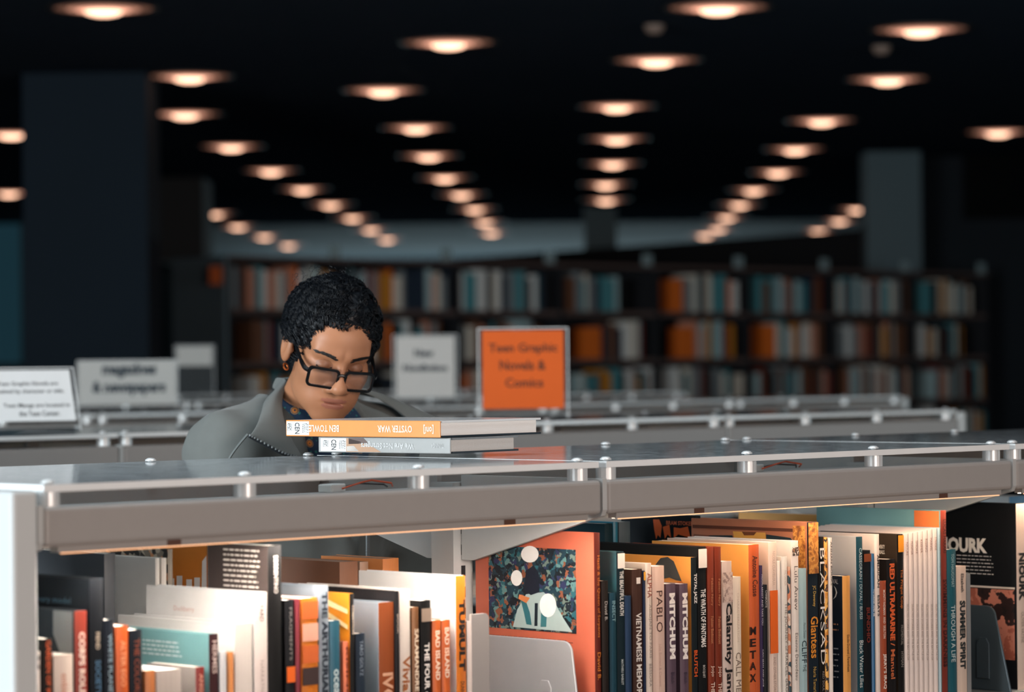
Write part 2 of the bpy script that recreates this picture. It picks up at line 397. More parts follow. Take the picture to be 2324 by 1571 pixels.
# ================================================================== LOW SHELVING ROWS
Z_AC1, Z_AC0, Z_BT, Z_BB, Z_SH = 1.358, 1.349, 1.331, 1.282, 0.94
DEPTH, PM = 0.64, 0.32
def shelf_section(s0, p0, label, group, near=True, end_left=False, end_right=False, led=None):
    led = led or LEDM
    """one double sided section, length 1 along s, base at its front left corner"""
    r = empty('display_shelf', sp(s0, p0), RZ); tag(r, label, 'shelf', group)
    for k, (pa_, pb_) in enumerate(((0.0, 0.030), (DEPTH - 0.030, DEPTH))):
        b = MB(); b.box(0.006, 0.994, pa_, pb_, Z_BB, Z_BT)
        bm_ = b.build('rail', STEEL, r, bevel=0.0060, seg=3)
        q0, q1 = (pa_ + 0.006, pa_ + 0.022) if k == 0 else (pb_ - 0.022, pb_ - 0.006)
        b = MB(); b.box(0.03, 0.97, q0, q1, Z_BB - 0.0075, Z_BB); b.box(0.03, 0.97, q0, q0 + 0.003, Z_BB - 0.0078, Z_BB - 0.0075); h = b.build('led_profile', STEEL, bm_)
        b = MB(); b.box(0.035, 0.965, q0 + 0.003, q1 - 0.003, Z_BB - 0.0079, Z_BB - 0.0075); b.build('led_strip', led if k == 0 else LED_OFF, bm_)
        b = MB(); b.box(0.035, 0.965, q0, q0 + 0.002, Z_BB - 0.0092, Z_BB - 0.0078); b.build('led_diffuser', LEDW if k == 0 else LED_OFF, bm_)
        if near:
            for ss in (0.2, 0.8):
                b = MB(); b.box(ss, ss + 0.022, q0 - 0.001, q1 + 0.001, Z_BB - 0.0072, Z_BB - 0.0001); b.build('clip', CLIP, bm_)
    # standoffs with bolt caps
    for pq in (0.016, DEPTH - 0.016):
        for sq in (0.03, 0.345, 0.655, 0.97):
            b = MB(); b.lathe([(0.001, Z_BT), (0.0148, Z_BT), (0.0148, Z_AC0), (0.001, Z_AC0)], (sq, pq + (0.01 if pq < 0.3 else -0.01), 0), 24)
            so = b.build('standoff', ALU, r, smooth=False)
            b = MB(); c = (sq, pq + (0.01 if pq < 0.3 else -0.01), 0)
            b.lathe([(0.0042, Z_AC0), (0.0042, Z_AC1 + 0.001), (0.0085, Z_AC1 + 0.001), (0.0085, Z_AC1 + 0.003), (0.005, Z_AC1 + 0.0055), (0.0005, Z_AC1 + 0.006)], c, 14)
            b.build('bolt_cap', ALU, so, smooth=True)
    # clear sheet on top
    b = MB(); x0, x1, y0, y1 = 0.008, 0.992, 0.004, DEPTH - 0.004
    b.box(x0, x1, y0, y1, Z_AC0, Z_AC1)
    b.m = [0, 0, 1, 1, 1, 1]
    b.build('acrylic_top', [ACRYL, ACRYL_EDGE], r)
    # lower shelves, both sides
    b = MB(); b.box(0.024, 0.976, 0.02, PM - 0.03, Z_SH - 0.02, Z_SH); b.build('shelf_board', STEEL_PALE, r)
    b = MB(); b.box(0.024, 0.976, PM + 0.03, DEPTH - 0.02, Z_SH - 0.02, Z_SH); b.build('shelf_board', STEEL_PALE, r)
    b = MB(); b.box(0.024, 0.976, 0.03, DEPTH - 0.03, 0.0, 0.10); b.build('plinth', DARKSLOT, r)
    b = MB(); b.box(0.03, 0.97, PM - 0.018, PM + 0.018, 1.285, 1.315); b.build('centre_channel', STEEL_PALE, r)
    # uprights and brackets at the left joint (and at the right one if the row ends)
    for sq in ([0.0] + ([1.0] if end_right else [])):
        post = MB(); post.box(sq - 0.02, sq + 0.02, PM - 0.024, PM + 0.024, 0.0, 1.322); po = post.build('upright', STEEL_PALE, r)
        b = MB()
        for zz in np.arange(0.7, 1.30, 0.032):
            for py in (PM - 0.0243, PM + 0.0243): b.box(sq - 0.004, sq + 0.004, py - 0.0006, py + 0.0006, zz, zz + 0.016)
        b.build('slots', DARKSLOT, po)['kind'] = 'stuff'
        for sg in (-1, 1):
            py = lambda q: PM + sg * (PM - q)
            pts = [(py(0.0), Z_BT + 0.002), (py(PM - 0.026), Z_BT + 0.002), (py(PM - 0.026), 1.205), (py(PM - 0.05), 1.205), (py(0.03), Z_BB - 0.010), (py(0.004), Z_BB - 0.003), (py(0.0), Z_BB + 0.006)]
            b = MB(); b.prism(pts, 0, sq - 0.0045, sq + 0.0045); b.build('bracket', STEEL_PALE, r)
    if end_left:
        b = MB(); b.box(-0.045, -0.006, -0.004, DEPTH + 0.004, 0.0, 1.352); b.build('end_panel', PANEL_WHITE, r, bevel=0.006, seg=3)
    if end_right:
        b = MB(); b.box(1.006, 1.03, -0.004, DEPTH + 0.004, 0.0, 1.352); b.build('end_panel', PANEL_WHITE, r, bevel=0.006, seg=3)
    return r
FRONT = 'sections of the front display shelf row'
sec0 = shelf_section(0, 0, 'grey metal display shelf section with white end panel and glossy clear top', FRONT, True, end_left=True, led=LEDB)
sec1 = shelf_section(1, 0, 'grey display shelf section under the books between two metal bookends', FRONT)
sec2 = shelf_section(2, 0, 'grey display shelf section at the receding end of the front row', FRONT, end_right=True)
ROWS = [(2.268, 0.883, 4), (4.54, 2.56, 5), (6.81, 3.79, 5), (9.08, 5.2, 5)]
ORD = ['behind the reader', 'in the second row back', 'in the third row back', 'in the last row']
for (p0, s0, n), od in zip(ROWS, ORD):
    for i in range(n):
        shelf_section(s0 + i, p0, 'low grey clear-topped shelf ' + od + ', ' + NTH[n - 1 - i] + ' from its open aisle end', 'low display shelves ' + od, near=False, end_right=(i == n - 1), end_left=(i == 0))

# wires and connector under the clear top
def wire(name, x0, y0, pts, h, parent_s, label):
    s, z = front(x0, y0, PM); root = sp(s, PM, 0)
    b = MB(); b.tube([(q[0], q[1], q[2]) for q in pts], 0.0014, 6); o = b.build(name, mat(h, 0.5), None); o.location = sp(s, PM, 1.316); o.rotation_euler = (0, 0, RZ)
    tag(o, label, 'cable')
for x0, w in ((800, 'beside the stacked books'), (1745, 'above the crowded shelf')):
    wire('wire', x0, 1095, [(-0.03, -0.01, 0.004), (-0.01, -0.03, 0.013), (0.02, -0.02, 0.015), (0.05, -0.03, 0.01), (0.08, 0.0, 0.004)], '#c0502c', 0, 'thin red wire curling under the clear shelf top ' + w)
    wire('wire', x0, 1095, [(-0.02, 0.01, 0.004), (0.0, -0.015, 0.011), (0.03, -0.035, 0.009), (0.06, -0.01, 0.004)], '#1a1c20', 0, 'thin black wire curling under the clear shelf top ' + w)
    s, z = front(x0, 1095, PM)
    b = MB(); b.box(-0.03, 0.01, -0.012, 0.012, 0, 0.012); b.box(0.01, 0.02, -0.006, 0.006, 0.002, 0.009)
    o = b.build('wire_connector', mat('#e2e2de', 0.5), bevel=0.002); o.location = sp(s - 0.03, PM + 0.004, 1.3152); o.rotation_euler = (0, 0, RZ + 0.3)
    tag(o, 'small white plug connector on wires under the clear top ' + w, 'connector')

# ================================================================== BOOKS
def make_book(s0, s1, pf, depth, zt, spine, cover, label, pages=PAGES, hard=False, group='books on the front display shelf', zb=Z_SH, rough=0.45, lean=0.0, texts=(), prints=(), spine_mat=None, cover_mat=None, cat='book'):
    s0 += 0.0004; s1 -= 0.0004
    base = (s0, pf, zb + 0.0006)
    r = empty('book', sp(*base[:2], base[2]), RZ)
    if lean: r.rotation_euler = (0, lean, RZ)
    tag(r, label, cat, group)
    w, hgt = s1 - s0, zt - zb
    t = min(0.0028 if hard else 0.0011, w * 0.2)
    def bmat(h):
        dark = sum(hexc(h)[:3]) / 3 < 0.05
        return mat(h, 0.6 if dark else rough, 0, 0.08, 25, spec=0.2 if dark else 0.5, coat=0.0 if dark else 0.25)
    ms = [spine_mat or bmat(spine), cover_mat or bmat(cover or spine)]
    b = MB()
    # U shaped cover with slightly rounded spine
    nseg = 5 if w > 0.012 else 3
    arc = [(w * i / nseg, -0.0022 * math.sin(math.pi * i / nseg) if not hard else -0.0012 * math.sin(math.pi * i / nseg)) for i in range(nseg + 1)]
    inner = [(w - t, t), (t, t)]
    outer = [(0, depth)] + arc + [(w, depth), (w - t, depth)] + inner + [(t, depth)]
    n = len(outer)
    vs_ = [(x, y, 0) for x, y in outer] + [(x, y, hgt) for x, y in outer]
    b.add(vs_, [])
    for i in range(n):
        j = (i + 1) % n
        b.f.append((i, j, n + j, n + i)); b.m.append(0 if 1 <= i <= nseg else 1)
    # top / bottom caps as three strips
    k0 = 0; a1 = 1; aN = 1 + nseg
    iw, it = n - 3, n - 2
    for off in (0, n):
        b.f.append((off + 0, off + a1, off + it, off + n - 1)); b.m.append(1)
        b.f.append(tuple(off + q for q in ([a1] + list(range(a1 + 1, aN + 1)) + [iw, it]))); b.m.append(0)
        b.f.append((off + aN, off + aN + 1, off + aN + 2, off + iw)); b.m.append(1)
    b.build('cover', ms, r)
    b = MB(); ins = 0.003 if hard else 0.0006
    b.box(t + 0.0003, w - t - 0.0003, t + 0.0003, depth - ins, ins, hgt - ins); b.build('pages', pages, r)
    for (tx, z0, z1, hc, frac, bold) in texts:
        b = MB(); L = z0 - z1; hh = w * frac
        put_text(b, tx, (w / 2 - hh / 2, -0.0028, z0 - zb), (0, 0, -1), (1, 0, 0), L, hh, 0, bold)
        b.build('lettering', mat(hc, 0.5), r)
    for pr in prints: pr(r, s0, pf, zb, w, hgt, depth)
    return r
def fbook(x0, x1, yt, spine, label, cover=None, depth=0.17, pf=0.035, texts=(), **kw):
    s0, z = front(x0, yt, pf); s1, _ = front(x1, yt, pf)
    xm = (x0 + x1) / 2
    tt = [(t, front(xm, y0, pf)[1], front(xm, y1, pf)[1], c, f, bo) for (t, y0, y1, c, f, bo) in texts]
    return make_book(s0, s1, pf, depth, z, spine, cover, label, texts=tt, **kw)
# prints on the visible cover (the one facing -s); pixel coordinates
def on_cover(x, y, s0, pf, zb):
    p, z = side(x, y, s0); return (p - pf, z - zb)
def quad_print(x0, y0, x1, y1, m, name='cover_print', off=0.0006):
    def f(r, s0, pf, zb, w, h, d):
        (pa_, za), (pb_, zb_) = on_cover(x0, y0, s0, pf, zb), on_cover(x1, y1, s0, pf, zb)
        p0, p1 = sorted((pa_, pb_)); z0, z1 = sorted((za, zb_))
        p0 = max(p0, 0.002); p1 = min(p1, d - 0.001); z1 = min(z1, h - 0.001); z0 = max(z0, 0.001)
        b = MB(); b.add([(-off, p1, z0), (-off, p0, z0), (-off, p0, z1), (-off, p1, z1)], [(0, 1, 2, 3)]); b.build(name, m, r)
    return f
def poly_print(pts, m, name='cover_print', off=0.0010):
    def f(r, s0, pf, zb, w, h, d):
        q = [on_cover(x, y, s0, pf, zb) for x, y in pts]
        b = MB(); b.add([(-off, min(max(p, 0.001), d - 0.001), min(z, h - 0.0005)) for p, z in q], [tuple(range(len(q)))]); b.build(name, m, r)
    return f
def ell_print(cx, cy, rx, ry, m, name='speech_bubble', off=0.0014, n=20):
    return poly_print([(cx + rx * math.cos(2 * math.pi * i / n), cy + ry * math.sin(2 * math.pi * i / n)) for i in range(n)], m, name, off)
def text_print(t, x0, y0, x1, y1, hc, bold=0.0, off=0.0012):
    """horizontal text on the cover facing -s: reads from far edge (left in view) to spine"""
    def f(r, s0, pf, zb, w, h, d):
        (pa_, za), (pb_, zb_) = on_cover(x0, y1, s0, pf, zb), on_cover(x1, y0, s0, pf, zb)
        b = MB(); put_text(b, t, (-off, pa_, za), (0, -1, 0), (0, 0, 1), pa_ - pb_, zb_ - za, 0, bold); b.build('lettering', mat(hc, 0.5), r)
    return f
def line_print(x0, y0, x1, y1, n, hc, frac=0.45, seed=1):
    def f(r, s0, pf, zb, w, h, d):
        (pa_, za), (pb_, zb_) = on_cover(x0, y0, s0, pf, zb), on_cover(x1, y1, s0, pf, zb)
        rnd = random.Random(seed); b = MB(); dz = (za - zb_) / n
        for i in range(n):
            zt = za - i * dz; p = pa_; end = pb_ + (pa_ - pb_) * rnd.uniform(0, 0.12)
            while p > end:
                wl = rnd.uniform(0.004, 0.013); q = max(p - wl, end)
                b.add([(-0.0011, p, zt - dz * frac), (-0.0011, q, zt - dz * frac), (-0.0011, q, zt), (-0.0011, p, zt)], [(0, 1, 2, 3)]); p = q - 0.0022
        b.build('print_lines', mat(hc, 0.5), r)
    return f
def spine_block(y0, y1, hc, m=None):
    def f(r, s0, pf, zb, w, h, d):
        zc = lambda y: front(W / 2, y, pf)[1]
        xs = (r.location - Vector((OX, OY, 0))).dot(SV) + w / 2
        # use the pixel row at the book's own column
        def zz(y):
            lo, hi = 0.0, W
            for _ in range(30):
                mid = (lo + hi) / 2
                if front(mid, y, pf)[0] < xs: lo = mid
                else: hi = mid
            return front(lo, y, pf)[1] - zb
        z0, z1 = zz(y1), min(zz(y0), h - 0.0005)
        b = MB(); b.add([(0.0004, -0.0025, z0), (w - 0.0004, -0.0025, z0), (w - 0.0004, -0.0025, z1), (0.0004, -0.0025, z1)], [(0, 1, 2, 3)])
        b.build('spine_print', m or mat(hc, 0.5), r)
    return f

# ---- right hand section ------------------------------------------------
ART = cells('cover_art_cells', ['#0f1b24', '#183c49', '#2a626c', '#101a22', '#1b3441', '#8a5138', '#2c3154', '#12202a', '#5f8684', '#1d3a46', '#6f7f74'], 130, 0.5, 'VORONOI', 0.025)
WHITE = mat('#f2f0ec', 0.5)
fbook(1347, 1361, 1211, '#5e231b', 'large orange-red hardcover with a dark illustrated cover panel', cover='#c2644c', depth=0.247, hard=True,
      texts=[('Hasib & the Queen of Serpents', 1262, 1448, '#d9802f', 0.55, 0.0), ('David B.', 1482, 1545, '#d9802f', 0.55, 0.01)],
      prints=[quad_print(1109, 1239, 1309, 1440, ART, 'cover_art'),
              poly_print([(1165, 1424), (1175, 1385), (1195, 1350), (1235, 1345), (1262, 1372), (1280, 1405), (1300, 1436), (1210, 1428)], mat('#a9bdbb', 0.5), 'cover_art'),
              poly_print([(1196, 1418), (1190, 1390), (1183, 1362), (1193, 1360), (1204, 1392), (1208, 1420)], mat('#2c6a74', 0.5), 'cover_art', 0.0012),
              poly_print([(1214, 1422), (1215, 1370), (1222, 1370), (1221, 1422)], mat('#13222c', 0.5), 'cover_art', 0.0012),
              poly_print([(1228, 1424), (1230, 1380), (1243, 1378), (1241, 1424)], mat('#37757c', 0.5), 'cover_art', 0.0012),
              poly_print([(1190, 1340), (1195, 1296), (1212, 1285), (1224, 1300), (1226, 1345), (1206, 1352)], mat('#141c2a', 0.5), 'cover_art', 0.0012),
              poly_print([(1180, 1350), (1204, 1358), (1196, 1370), (1178, 1360)], mat('#cf7c4c', 0.5), 'cover_art', 0.0014),
              ell_print(1204, 1259, 20, 19, WHITE), ell_print(1174, 1313, 13, 18, WHITE), ell_print(1245, 1375, 19, 27, WHITE),
              line_print(1192, 1250, 1216, 1272, 3, '#777777', 0.3, 3), line_print(1232, 1360, 1258, 1392, 5, '#777777', 0.3, 4), line_print(1167, 1302, 1182, 1326, 4, '#777777', 0.3, 5),
              line_print(1112, 1441, 1306, 1468, 3, '#57201a', 0.4, 6)])
fbook(1364, 1380, 1320, '#1c1512', 'black speckled paperback beside the illustrated orange-red hardcover', depth=0.16, texts=[('David B.', 1366, 1410, '#c9c2ba', 0.4, 0)])
fbook(1382, 1397.5, 1347, '#173c4a', 'short dark teal paperback beside the black speckled one', depth=0.16, texts=[('INSECT', 1365, 1412, '#7fa6ad', 0.5, 0.01)])
fbook(1398, 1416, 1254, '#11242b', 'dark teal hardcover with white spine lettering and a library sticker', cover='#2c5a63', depth=0.215, hard=True,
      texts=[('THE BEAUTIFUL DEATH', 1297, 1398, '#e8e6e0', 0.5, 0.02), ('MATHIEU BABLET', 1498, 1556, '#b9c4c4', 0.3, 0.01)], prints=[spine_block(1257, 1291, '#d9d6d0')])
fbook(1417, 1432, 1354, '#1f3550', 'short plain dark blue paperback beside the teal stickered hardcover', depth=0.15)
fbook(1434, 1457, 1294, '#3c261f', 'dark brown paperback with white capitals along its spine', cover='#4b332b', depth=0.17,
      texts=[('VIETNAMESE MEMORIES', 1392, 1600, '#e3ddd6', 0.55, 0.02), ('1', 1312, 1326, '#e3ddd6', 0.4, 0.02)])
fbook(1457.5, 1463.5, 1297, '#1f2a44', 'very thin navy booklet with a yellow head', depth=0.165, prints=[spine_block(1299, 1318, '#e0a12e')])
fbook(1464, 1478, 1280, '#d8cabd', 'cream paperback with red-brown capitals at the head of its spine', depth=0.165, pages=PAGES_W,
      texts=[('ALPHA', 1302, 1358, '#8e3b22', 0.75, 0.01), ('ABIDJAN TO PARIS', 1373, 1495, '#8b7f78', 0.5, 0.0), ('BESSORA', 1508, 1560, '#8b7f78', 0.4, 0)])
fbook(1479, 1507, 1287, '#d6b9aa', 'thick blush pink paperback with wide dark serif capitals', depth=0.165, pages=PAGES_W,
      texts=[('PABLO', 1342, 1436, '#4b3029', 0.5, 0.0), ('Julie Birmant & Clement', 1462, 1560, '#b39488', 0.25, 0)])
for i, (a, b_) in enumerate(((1511, 1533), (1541, 1561))):
    fbook(a, b_, 1327, '#584552', ('dusty purple volume with slab capitals beside the blush pink paperback', 'dusty purple volume with slab capitals beside the orange covered album')[i], depth=0.155, pages=PAGES_W,
          texts=[('MITCHUM', 1347, 1497, '#efe9e4', 0.62, 0.05), ('Blutch', 1527, 1552, '#2c2235', 0.35, 0.01)], group='books on the front display shelf')
fbook(1567, 1581, 1267, '#101b20', 'thin dark hardcover album with an orange painted cover', cover='#e09a48', depth=0.215, hard=True,
      texts=[('TOTAL JAZZ', 1303, 1371, '#ece8e2', 0.6, 0.03), ('BLUTCH', 1477, 1537, '#d9581f', 0.6, 0.03)],
      prints=[poly_print([(1486, 1302), (1489, 1282), (1500, 1268), (1516, 1265), (1530, 1275), (1540, 1300), (1548, 1320), (1535, 1318), (1520, 1312), (1505, 1315), (1494, 1308)], mat('#33383a', 0.6), 'cover_art'),
              poly_print([(1512, 1330), (1548, 1320), (1560, 1335), (1560, 1400), (1515, 1400)], mat('#c96f2e', 0.6), 'cover_art')])
fbook(1581.5, 1602, 1243, '#0e1012', 'large black hardcover with white capitals and an arrow sticker', cover='#14181b', depth=0.262, hard=True,
      texts=[('THE WRATH OF FANTOMAS', 1338, 1470, '#f0ece6', 0.55, 0.02), ('BOCQUET', 1511, 1540, '#c9c4be', 0.3, 0.01)], prints=[spine_block(1247, 1290, '#dcd6d0')])
fbook(1604, 1619.5, 1243, '#7c3019', 'red-brown hardcover against the black album with arrow sticker', depth=0.18, hard=True, pages=PAGES_W,
      texts=[('Fabien Nury', 1314, 1376, '#c98a62', 0.4, 0), ('Fabien Bedouet', 1400, 1462, '#c98a62', 0.4, 0), ('Jojo', 1512, 1537, '#dcc0ae', 0.6, 0.01), ('THE', 1550, 1575, '#dcc0ae', 0.6, 0.02)])
fbook(1620.5, 1636, 1243, '#74290f', 'red-brown hardcover against the blush book with bold black serif', depth=0.18, hard=True, pages=PAGES_W,
      texts=[('Fabien Nury', 1315, 1377, '#c98a62', 0.4, 0), ('Fabien Bedouet', 1401, 1463, '#c98a62', 0.4, 0), ('Jojo', 1513, 1538, '#dcc0ae', 0.6, 0.01), ('THE', 1551, 1576, '#dcc0ae', 0.6, 0.02)])
fbook(1637, 1660.5, 1276, '#c9b6ac', 'blush grey paperback with heavy black serif title', depth=0.16, pages=PAGES_W,
      texts=[('Calamity Jane', 1370, 1585, '#141112', 0.72, 0.03)], prints=[spine_block(1300, 1368, '#a08b84', cells('cover_engraving', ['#c9b6ac', '#bda79c', '#8d7770'], 200, 0.6, 'NOISE'))])
fbook(1662, 1681, 1311, '#e0d2c0', 'pale cream paperback with faint lettering beside the orange album', depth=0.155, pages=PAGES_W,
      texts=[('CHARACTERIZATION', 1347, 1458, '#c3b3a4', 0.25, 0), ('CALL ME', 1482, 1572, '#7d6c60', 0.6, 0.0)])
fbook(1698, 1722, 1238, '#c2592a', 'tall orange album with widely spaced black capitals', cover='#eaa652', depth=0.20,
      texts=[('Antoine Cosse', 1262, 1355, '#4a1d10', 0.5, 0.02)] , prints=[])
def upright_letters(word, x, ys, hgt, wid, hc, pf, root):
    for ch, y in zip(word, ys):
        s, z = front(x, y, pf); b = MB()
        s_, z_ = front(x - wid / 2, y, pf); s2, z2 = front(x + wid / 2, y - hgt, pf)
        put_text(b, ch, (s_, pf - 0.003, z_), (1, 0, 0), (0, 0, 1), s2 - s_, z2 - z_, 0, 0.03)
        bs = root.location; base = ((bs - Vector((OX, OY, 0))).dot(SV), (bs - Vector((OX, OY, 0))).dot(PV), bs.z)
        b.build('lettering', mat(hc, 0.5), root, base=base)
metax = [o for o in bpy.data.objects if o.get('label') == 'tall orange album with widely spaced black capitals'][0]
upright_letters('METAX', 1706, (1442, 1469, 1496, 1522, 1549), 20, 13, '#24110c', 0.035, metax)
fbook(1722.5, 1730, 1285, '#33264a', 'thin purple booklet with tiny white lettering', depth=0.165, texts=[('MOON ARREST AND TAKE YOU', 1305, 1420, '#cfc8d4', 0.5, 0), ('CAN SEAN AND JACE', 1475, 1560, '#cfc8d4', 0.5, 0)])
fbook(1730.5, 1741, 1329, '#14171c', 'short thin black paperback beside the purple booklet', depth=0.16, texts=[('CHABOUTE', 1341, 1380, '#c8c4be', 0.45, 0)])
fbook(1743, 1762, 1232, '#dcc6b8', 'blush paperback with an orange block on the spine', depth=0.21, pages=PAGES_W,
      texts=[('NICOLE CLAVELOUX', 1252, 1330, '#b7a094', 0.3, 0), ('AND OTHER STORIES', 1492, 1580, '#9c857a', 0.3, 0)], prints=[spine_block(1341, 1484, '#e2641a')])
fbook(1762.5, 1771.5, 1274, '#e0d9d0', 'slim white paperback beside the orange block spine', depth=0.165, pages=PAGES_W)
fbook(1772, 1786, 1265, '#dedad2', 'white paperback with grey serif capitals running down the spine', depth=0.175, pages=PAGES_W,
      texts=[('THE JOURNEY of MARCEL GROB', 1370, 1580, '#7c756e', 0.55, 0.0), ('PHIL CASTAZA', 1296, 1330, '#b5aca4', 0.35, 0)])
fbook(1786.5, 1793.5, 1288, '#c08a6b', 'very thin booklet with a spotted salmon and teal spine', depth=0.16, spine_mat=cells('spine_speckle', ['#c97c55', '#d9c7b8', '#24424d', '#c7a08c'], 120, 0.5))
fbook(1794.5, 1811.5, 1229, '#e4dcd4', 'tall white album with thin grey title lettering', depth=0.215, pages=PAGES_W,
      texts=[('Lulu Anew', 1286, 1386, '#6d655f', 0.5, 0.0), ('Etienne Davodeau', 1438, 1545, '#6d655f', 0.38, 0.0)],
      prints=[spine_block(1243, 1263, '#d8cfc6', cells('spine_emblem', ['#e4dcd4', '#3a302c', '#a4785c'], 260, 0.5, 'NOISE'))])
fbook(1812, 1830, 1292, '#9fbcc0', 'light blue paperback beside the tall white album', depth=0.17, pages=PAGES_W,
      texts=[('THE', 1510, 1525, '#2a3a40', 0.4, 0), ('CLIFF', 1455, 1506, '#22333a', 0.6, 0.0), ('Manon Debaye', 1415, 1450, '#4b6065', 0.35, 0)])
GOLD = cells('giant_cover_pattern', ['#7d4a22', '#a96c2f', '#c98f45', '#8d5a2b'], 90, 0.5, 'NOISE')
fbook(1831, 1855, 1187, '#14202a', 'very tall album with an ornate copper and gold cover', cover='#ad7054', depth=0.242, hard=True,
      texts=[('JC Deveney', 1330, 1378, '#c9a24d', 0.35, 0.01), ('Giantess', 1400, 1495, '#d98b2b', 0.72, 0.02), ('Nuria Tamarit', 1515, 1575, '#c9a24d', 0.3, 0)],
      prints=[spine_block(1187, 1303, '#8d5a2b', GOLD),
              poly_print([(1575, 1213), (1612, 1216), (1600, 1226), (1590, 1250), (1575, 1250)], mat('#7c4d3a', 0.5), 'cover_art'),
              poly_print([(1608, 1216), (1663, 1216), (1672, 1250), (1598, 1250), (1602, 1230)], mat('#1d3038', 0.5), 'cover_art'),
              poly_print([(1740, 1214), (1795, 1222), (1812, 1245), (1740, 1245)], mat('#1d3038', 0.5), 'cover_art'),
              poly_print([(1664, 1207), (1738, 1210), (1740, 1230), (1700, 1224), (1668, 1228)], mat('#d6a24f', 0.5), 'cover_art'),
              poly_print([(1685, 1208), (1718, 1209), (1712, 1216), (1690, 1216)], mat('#6a3c22', 0.5), 'cover_art', 0.0014),
              quad_print(1800, 1194, 1829, 1300, GOLD, 'cover_art', 0.0008), quad_print(1573, 1199, 1800, 1201, mat('#5c3324', 0.5), 'cover_rule', 0.0012)])
fbook(1856, 1869, 1220, '#0f0f10', 'black album with large white outlined capitals', depth=0.23, hard=True,
      texts=[('BLACKSAD', 1245, 1510, '#e6e0d8', 0.85, -0.005), ('RED SOUL', 1525, 1570, '#9a8f86', 0.35, 0)])
fbook(1869.5, 1878, 1221, '#b6701f', 'amber and black thin album wedged against the outlined capitals', depth=0.23, spine_mat=cells('amber_brush_spine', ['#15110f', '#c97f22', '#e0a64a', '#15110f', '#8d4a17'], 60, 0.5, 'NOISE'))
fbook(1878.5, 1888, 1222, '#e2dad2', 'thin white comic album between amber and navy books', depth=0.21, pages=PAGES_W, texts=[('ANNAN BOOKS', 1230, 1330, '#2a2320', 0.4, 0.01)])
fbook(1911, 1929, 1309, '#d99a4e', 'navy covered paperback with an apricot spine and laurel mark', cover='#172231', depth=0.165,
      texts=[('Elodie Durand | Parenthesis', 1442, 1526, '#3b2416', 0.4, 0.01)],
      prints=[text_print('FESTIVAL', 1874, 1316, 1903, 1325, '#c9cdd0'), line_print(1876, 1415, 1904, 1442, 2, '#c98f6a', 0.25, 8), line_print(1874, 1470, 1906, 1550, 6, '#aab0b6', 0.22, 9),
              poly_print([(1893, 1330), (1898, 1336), (1901, 1346), (1898, 1356), (1891, 1362), (1896, 1354), (1898, 1346), (1896, 1337)], mat('#d9dcdc', 0.5), 'laurel_mark')])
fbook(1942, 1957, 1220, '#17404c', 'teal hardcover with a pale grey cover and white serif title', cover='#a7a9ab', depth=0.20, hard=True, pages=PAGES_W,
      texts=[('CASSEGRAIN / DUVAL / BUSSI', 1245, 1406, '#c3cfd0', 0.42, 0.0), ('Black Water Lilies', 1455, 1562, '#d6dcda', 0.6, 0.0)])
fbook(1957.5, 1975, 1251, '#0d0e12', 'black hardcover with dull red capitals beside the teal one', depth=0.18, hard=True,
      texts=[('BUNDHIO', 1380, 1460, '#6a2417', 0.5, 0.03)], prints=[spine_block(1258, 1276, '#7a3a16')])
fbook(1975.5, 1983.5, 1258, '#155a86', 'thin bright blue paperback with white lettering', depth=0.17, texts=[('TO DRINK AND BE', 1338, 1400, '#e4e6e8', 0.5, 0.01)])
fbook(1984, 1995, 1214, '#dccfc6', 'tall cream paperback behind the bright blue one', depth=0.165, pages=PAGES_W, texts=[('AMERICAN', 1260, 1335, '#2e2623', 0.5, 0.02), ('ESSAYS', 1352, 1400, '#2e2623', 0.5, 0.02)])
fbook(1995.5, 2011, 1320, '#9a4526', 'rust orange paperback with white lettering', depth=0.15, cover='#1b1515', texts=[('MONTY FADIMAN  AND  SKELTON', 1340, 1450, '#e0cfc2', 0.35, 0.01), ('JERRY\'S IRAQ', 1485, 1565, '#efe6dc', 0.55, 0.02)])
fbook(2011.5, 2031, 1271, '#120f10', 'black paperback with tall hand-drawn orange capitals', depth=0.16, texts=[('RED ULTRAMARINE', 1280, 1455, '#d9602c', 0.6, 0.04), ('/ Manuel', 1460, 1542, '#c9693c', 0.5, 0.02)])
fbook(2035, 2049, 1214, '#11100f', 'black hardcover with an orange script title and yellow head', cover='#332920', depth=0.17, hard=True,
      texts=[('The Prague Coup', 1293, 1382, '#d9752c', 0.55, 0.0), ('FROMENTAL', 1420, 1465, '#8d8780', 0.4, 0), ('HYMAN', 1480, 1515, '#8d8780', 0.4, 0)],
      prints=[spine_block(1216, 1254, '#e0901f'), text_print('TWENTY', 1993, 1238, 2009, 1246, '#d9d2c8', 0.02), text_print('TRIALS.', 1993, 1250, 2009, 1258, '#d9d2c8', 0.02)])
xs = [2050 + i * 10.9 for i in range(8)]
for i in range(7):
    fbook(xs[i], xs[i + 1] - 0.4, 1213 - i * 2.0, '#dfd2cb', 'slim white volume in a matching set, ' + NTH[6 - i] + ' from the pale blue booklet', depth=0.225, pages=PAGES_W, group='matching white slim volumes',
          texts=[(('NATURE', 'MONITOR', 'SMOKE', 'KEEPER', 'RISING', 'MARVEL', 'STRANGE')[i], 1232 - i * 2, 1262 - i * 2, '#7d4a3c', 0.45, 0.0), ('SELECTED STORIES AND THE BATTLE OF', 1372, 1500, '#8f847e', 0.4, 0.0)])
fbook(2126.8, 2133, 1199, '#a8c4cd', 'very thin pale blue booklet beside the set of white volumes', depth=0.225, pages=PAGES_W, texts=[('A SUMMER WITH THE SHADOWS', 1215, 1330, '#6f8088', 0.5, 0)])
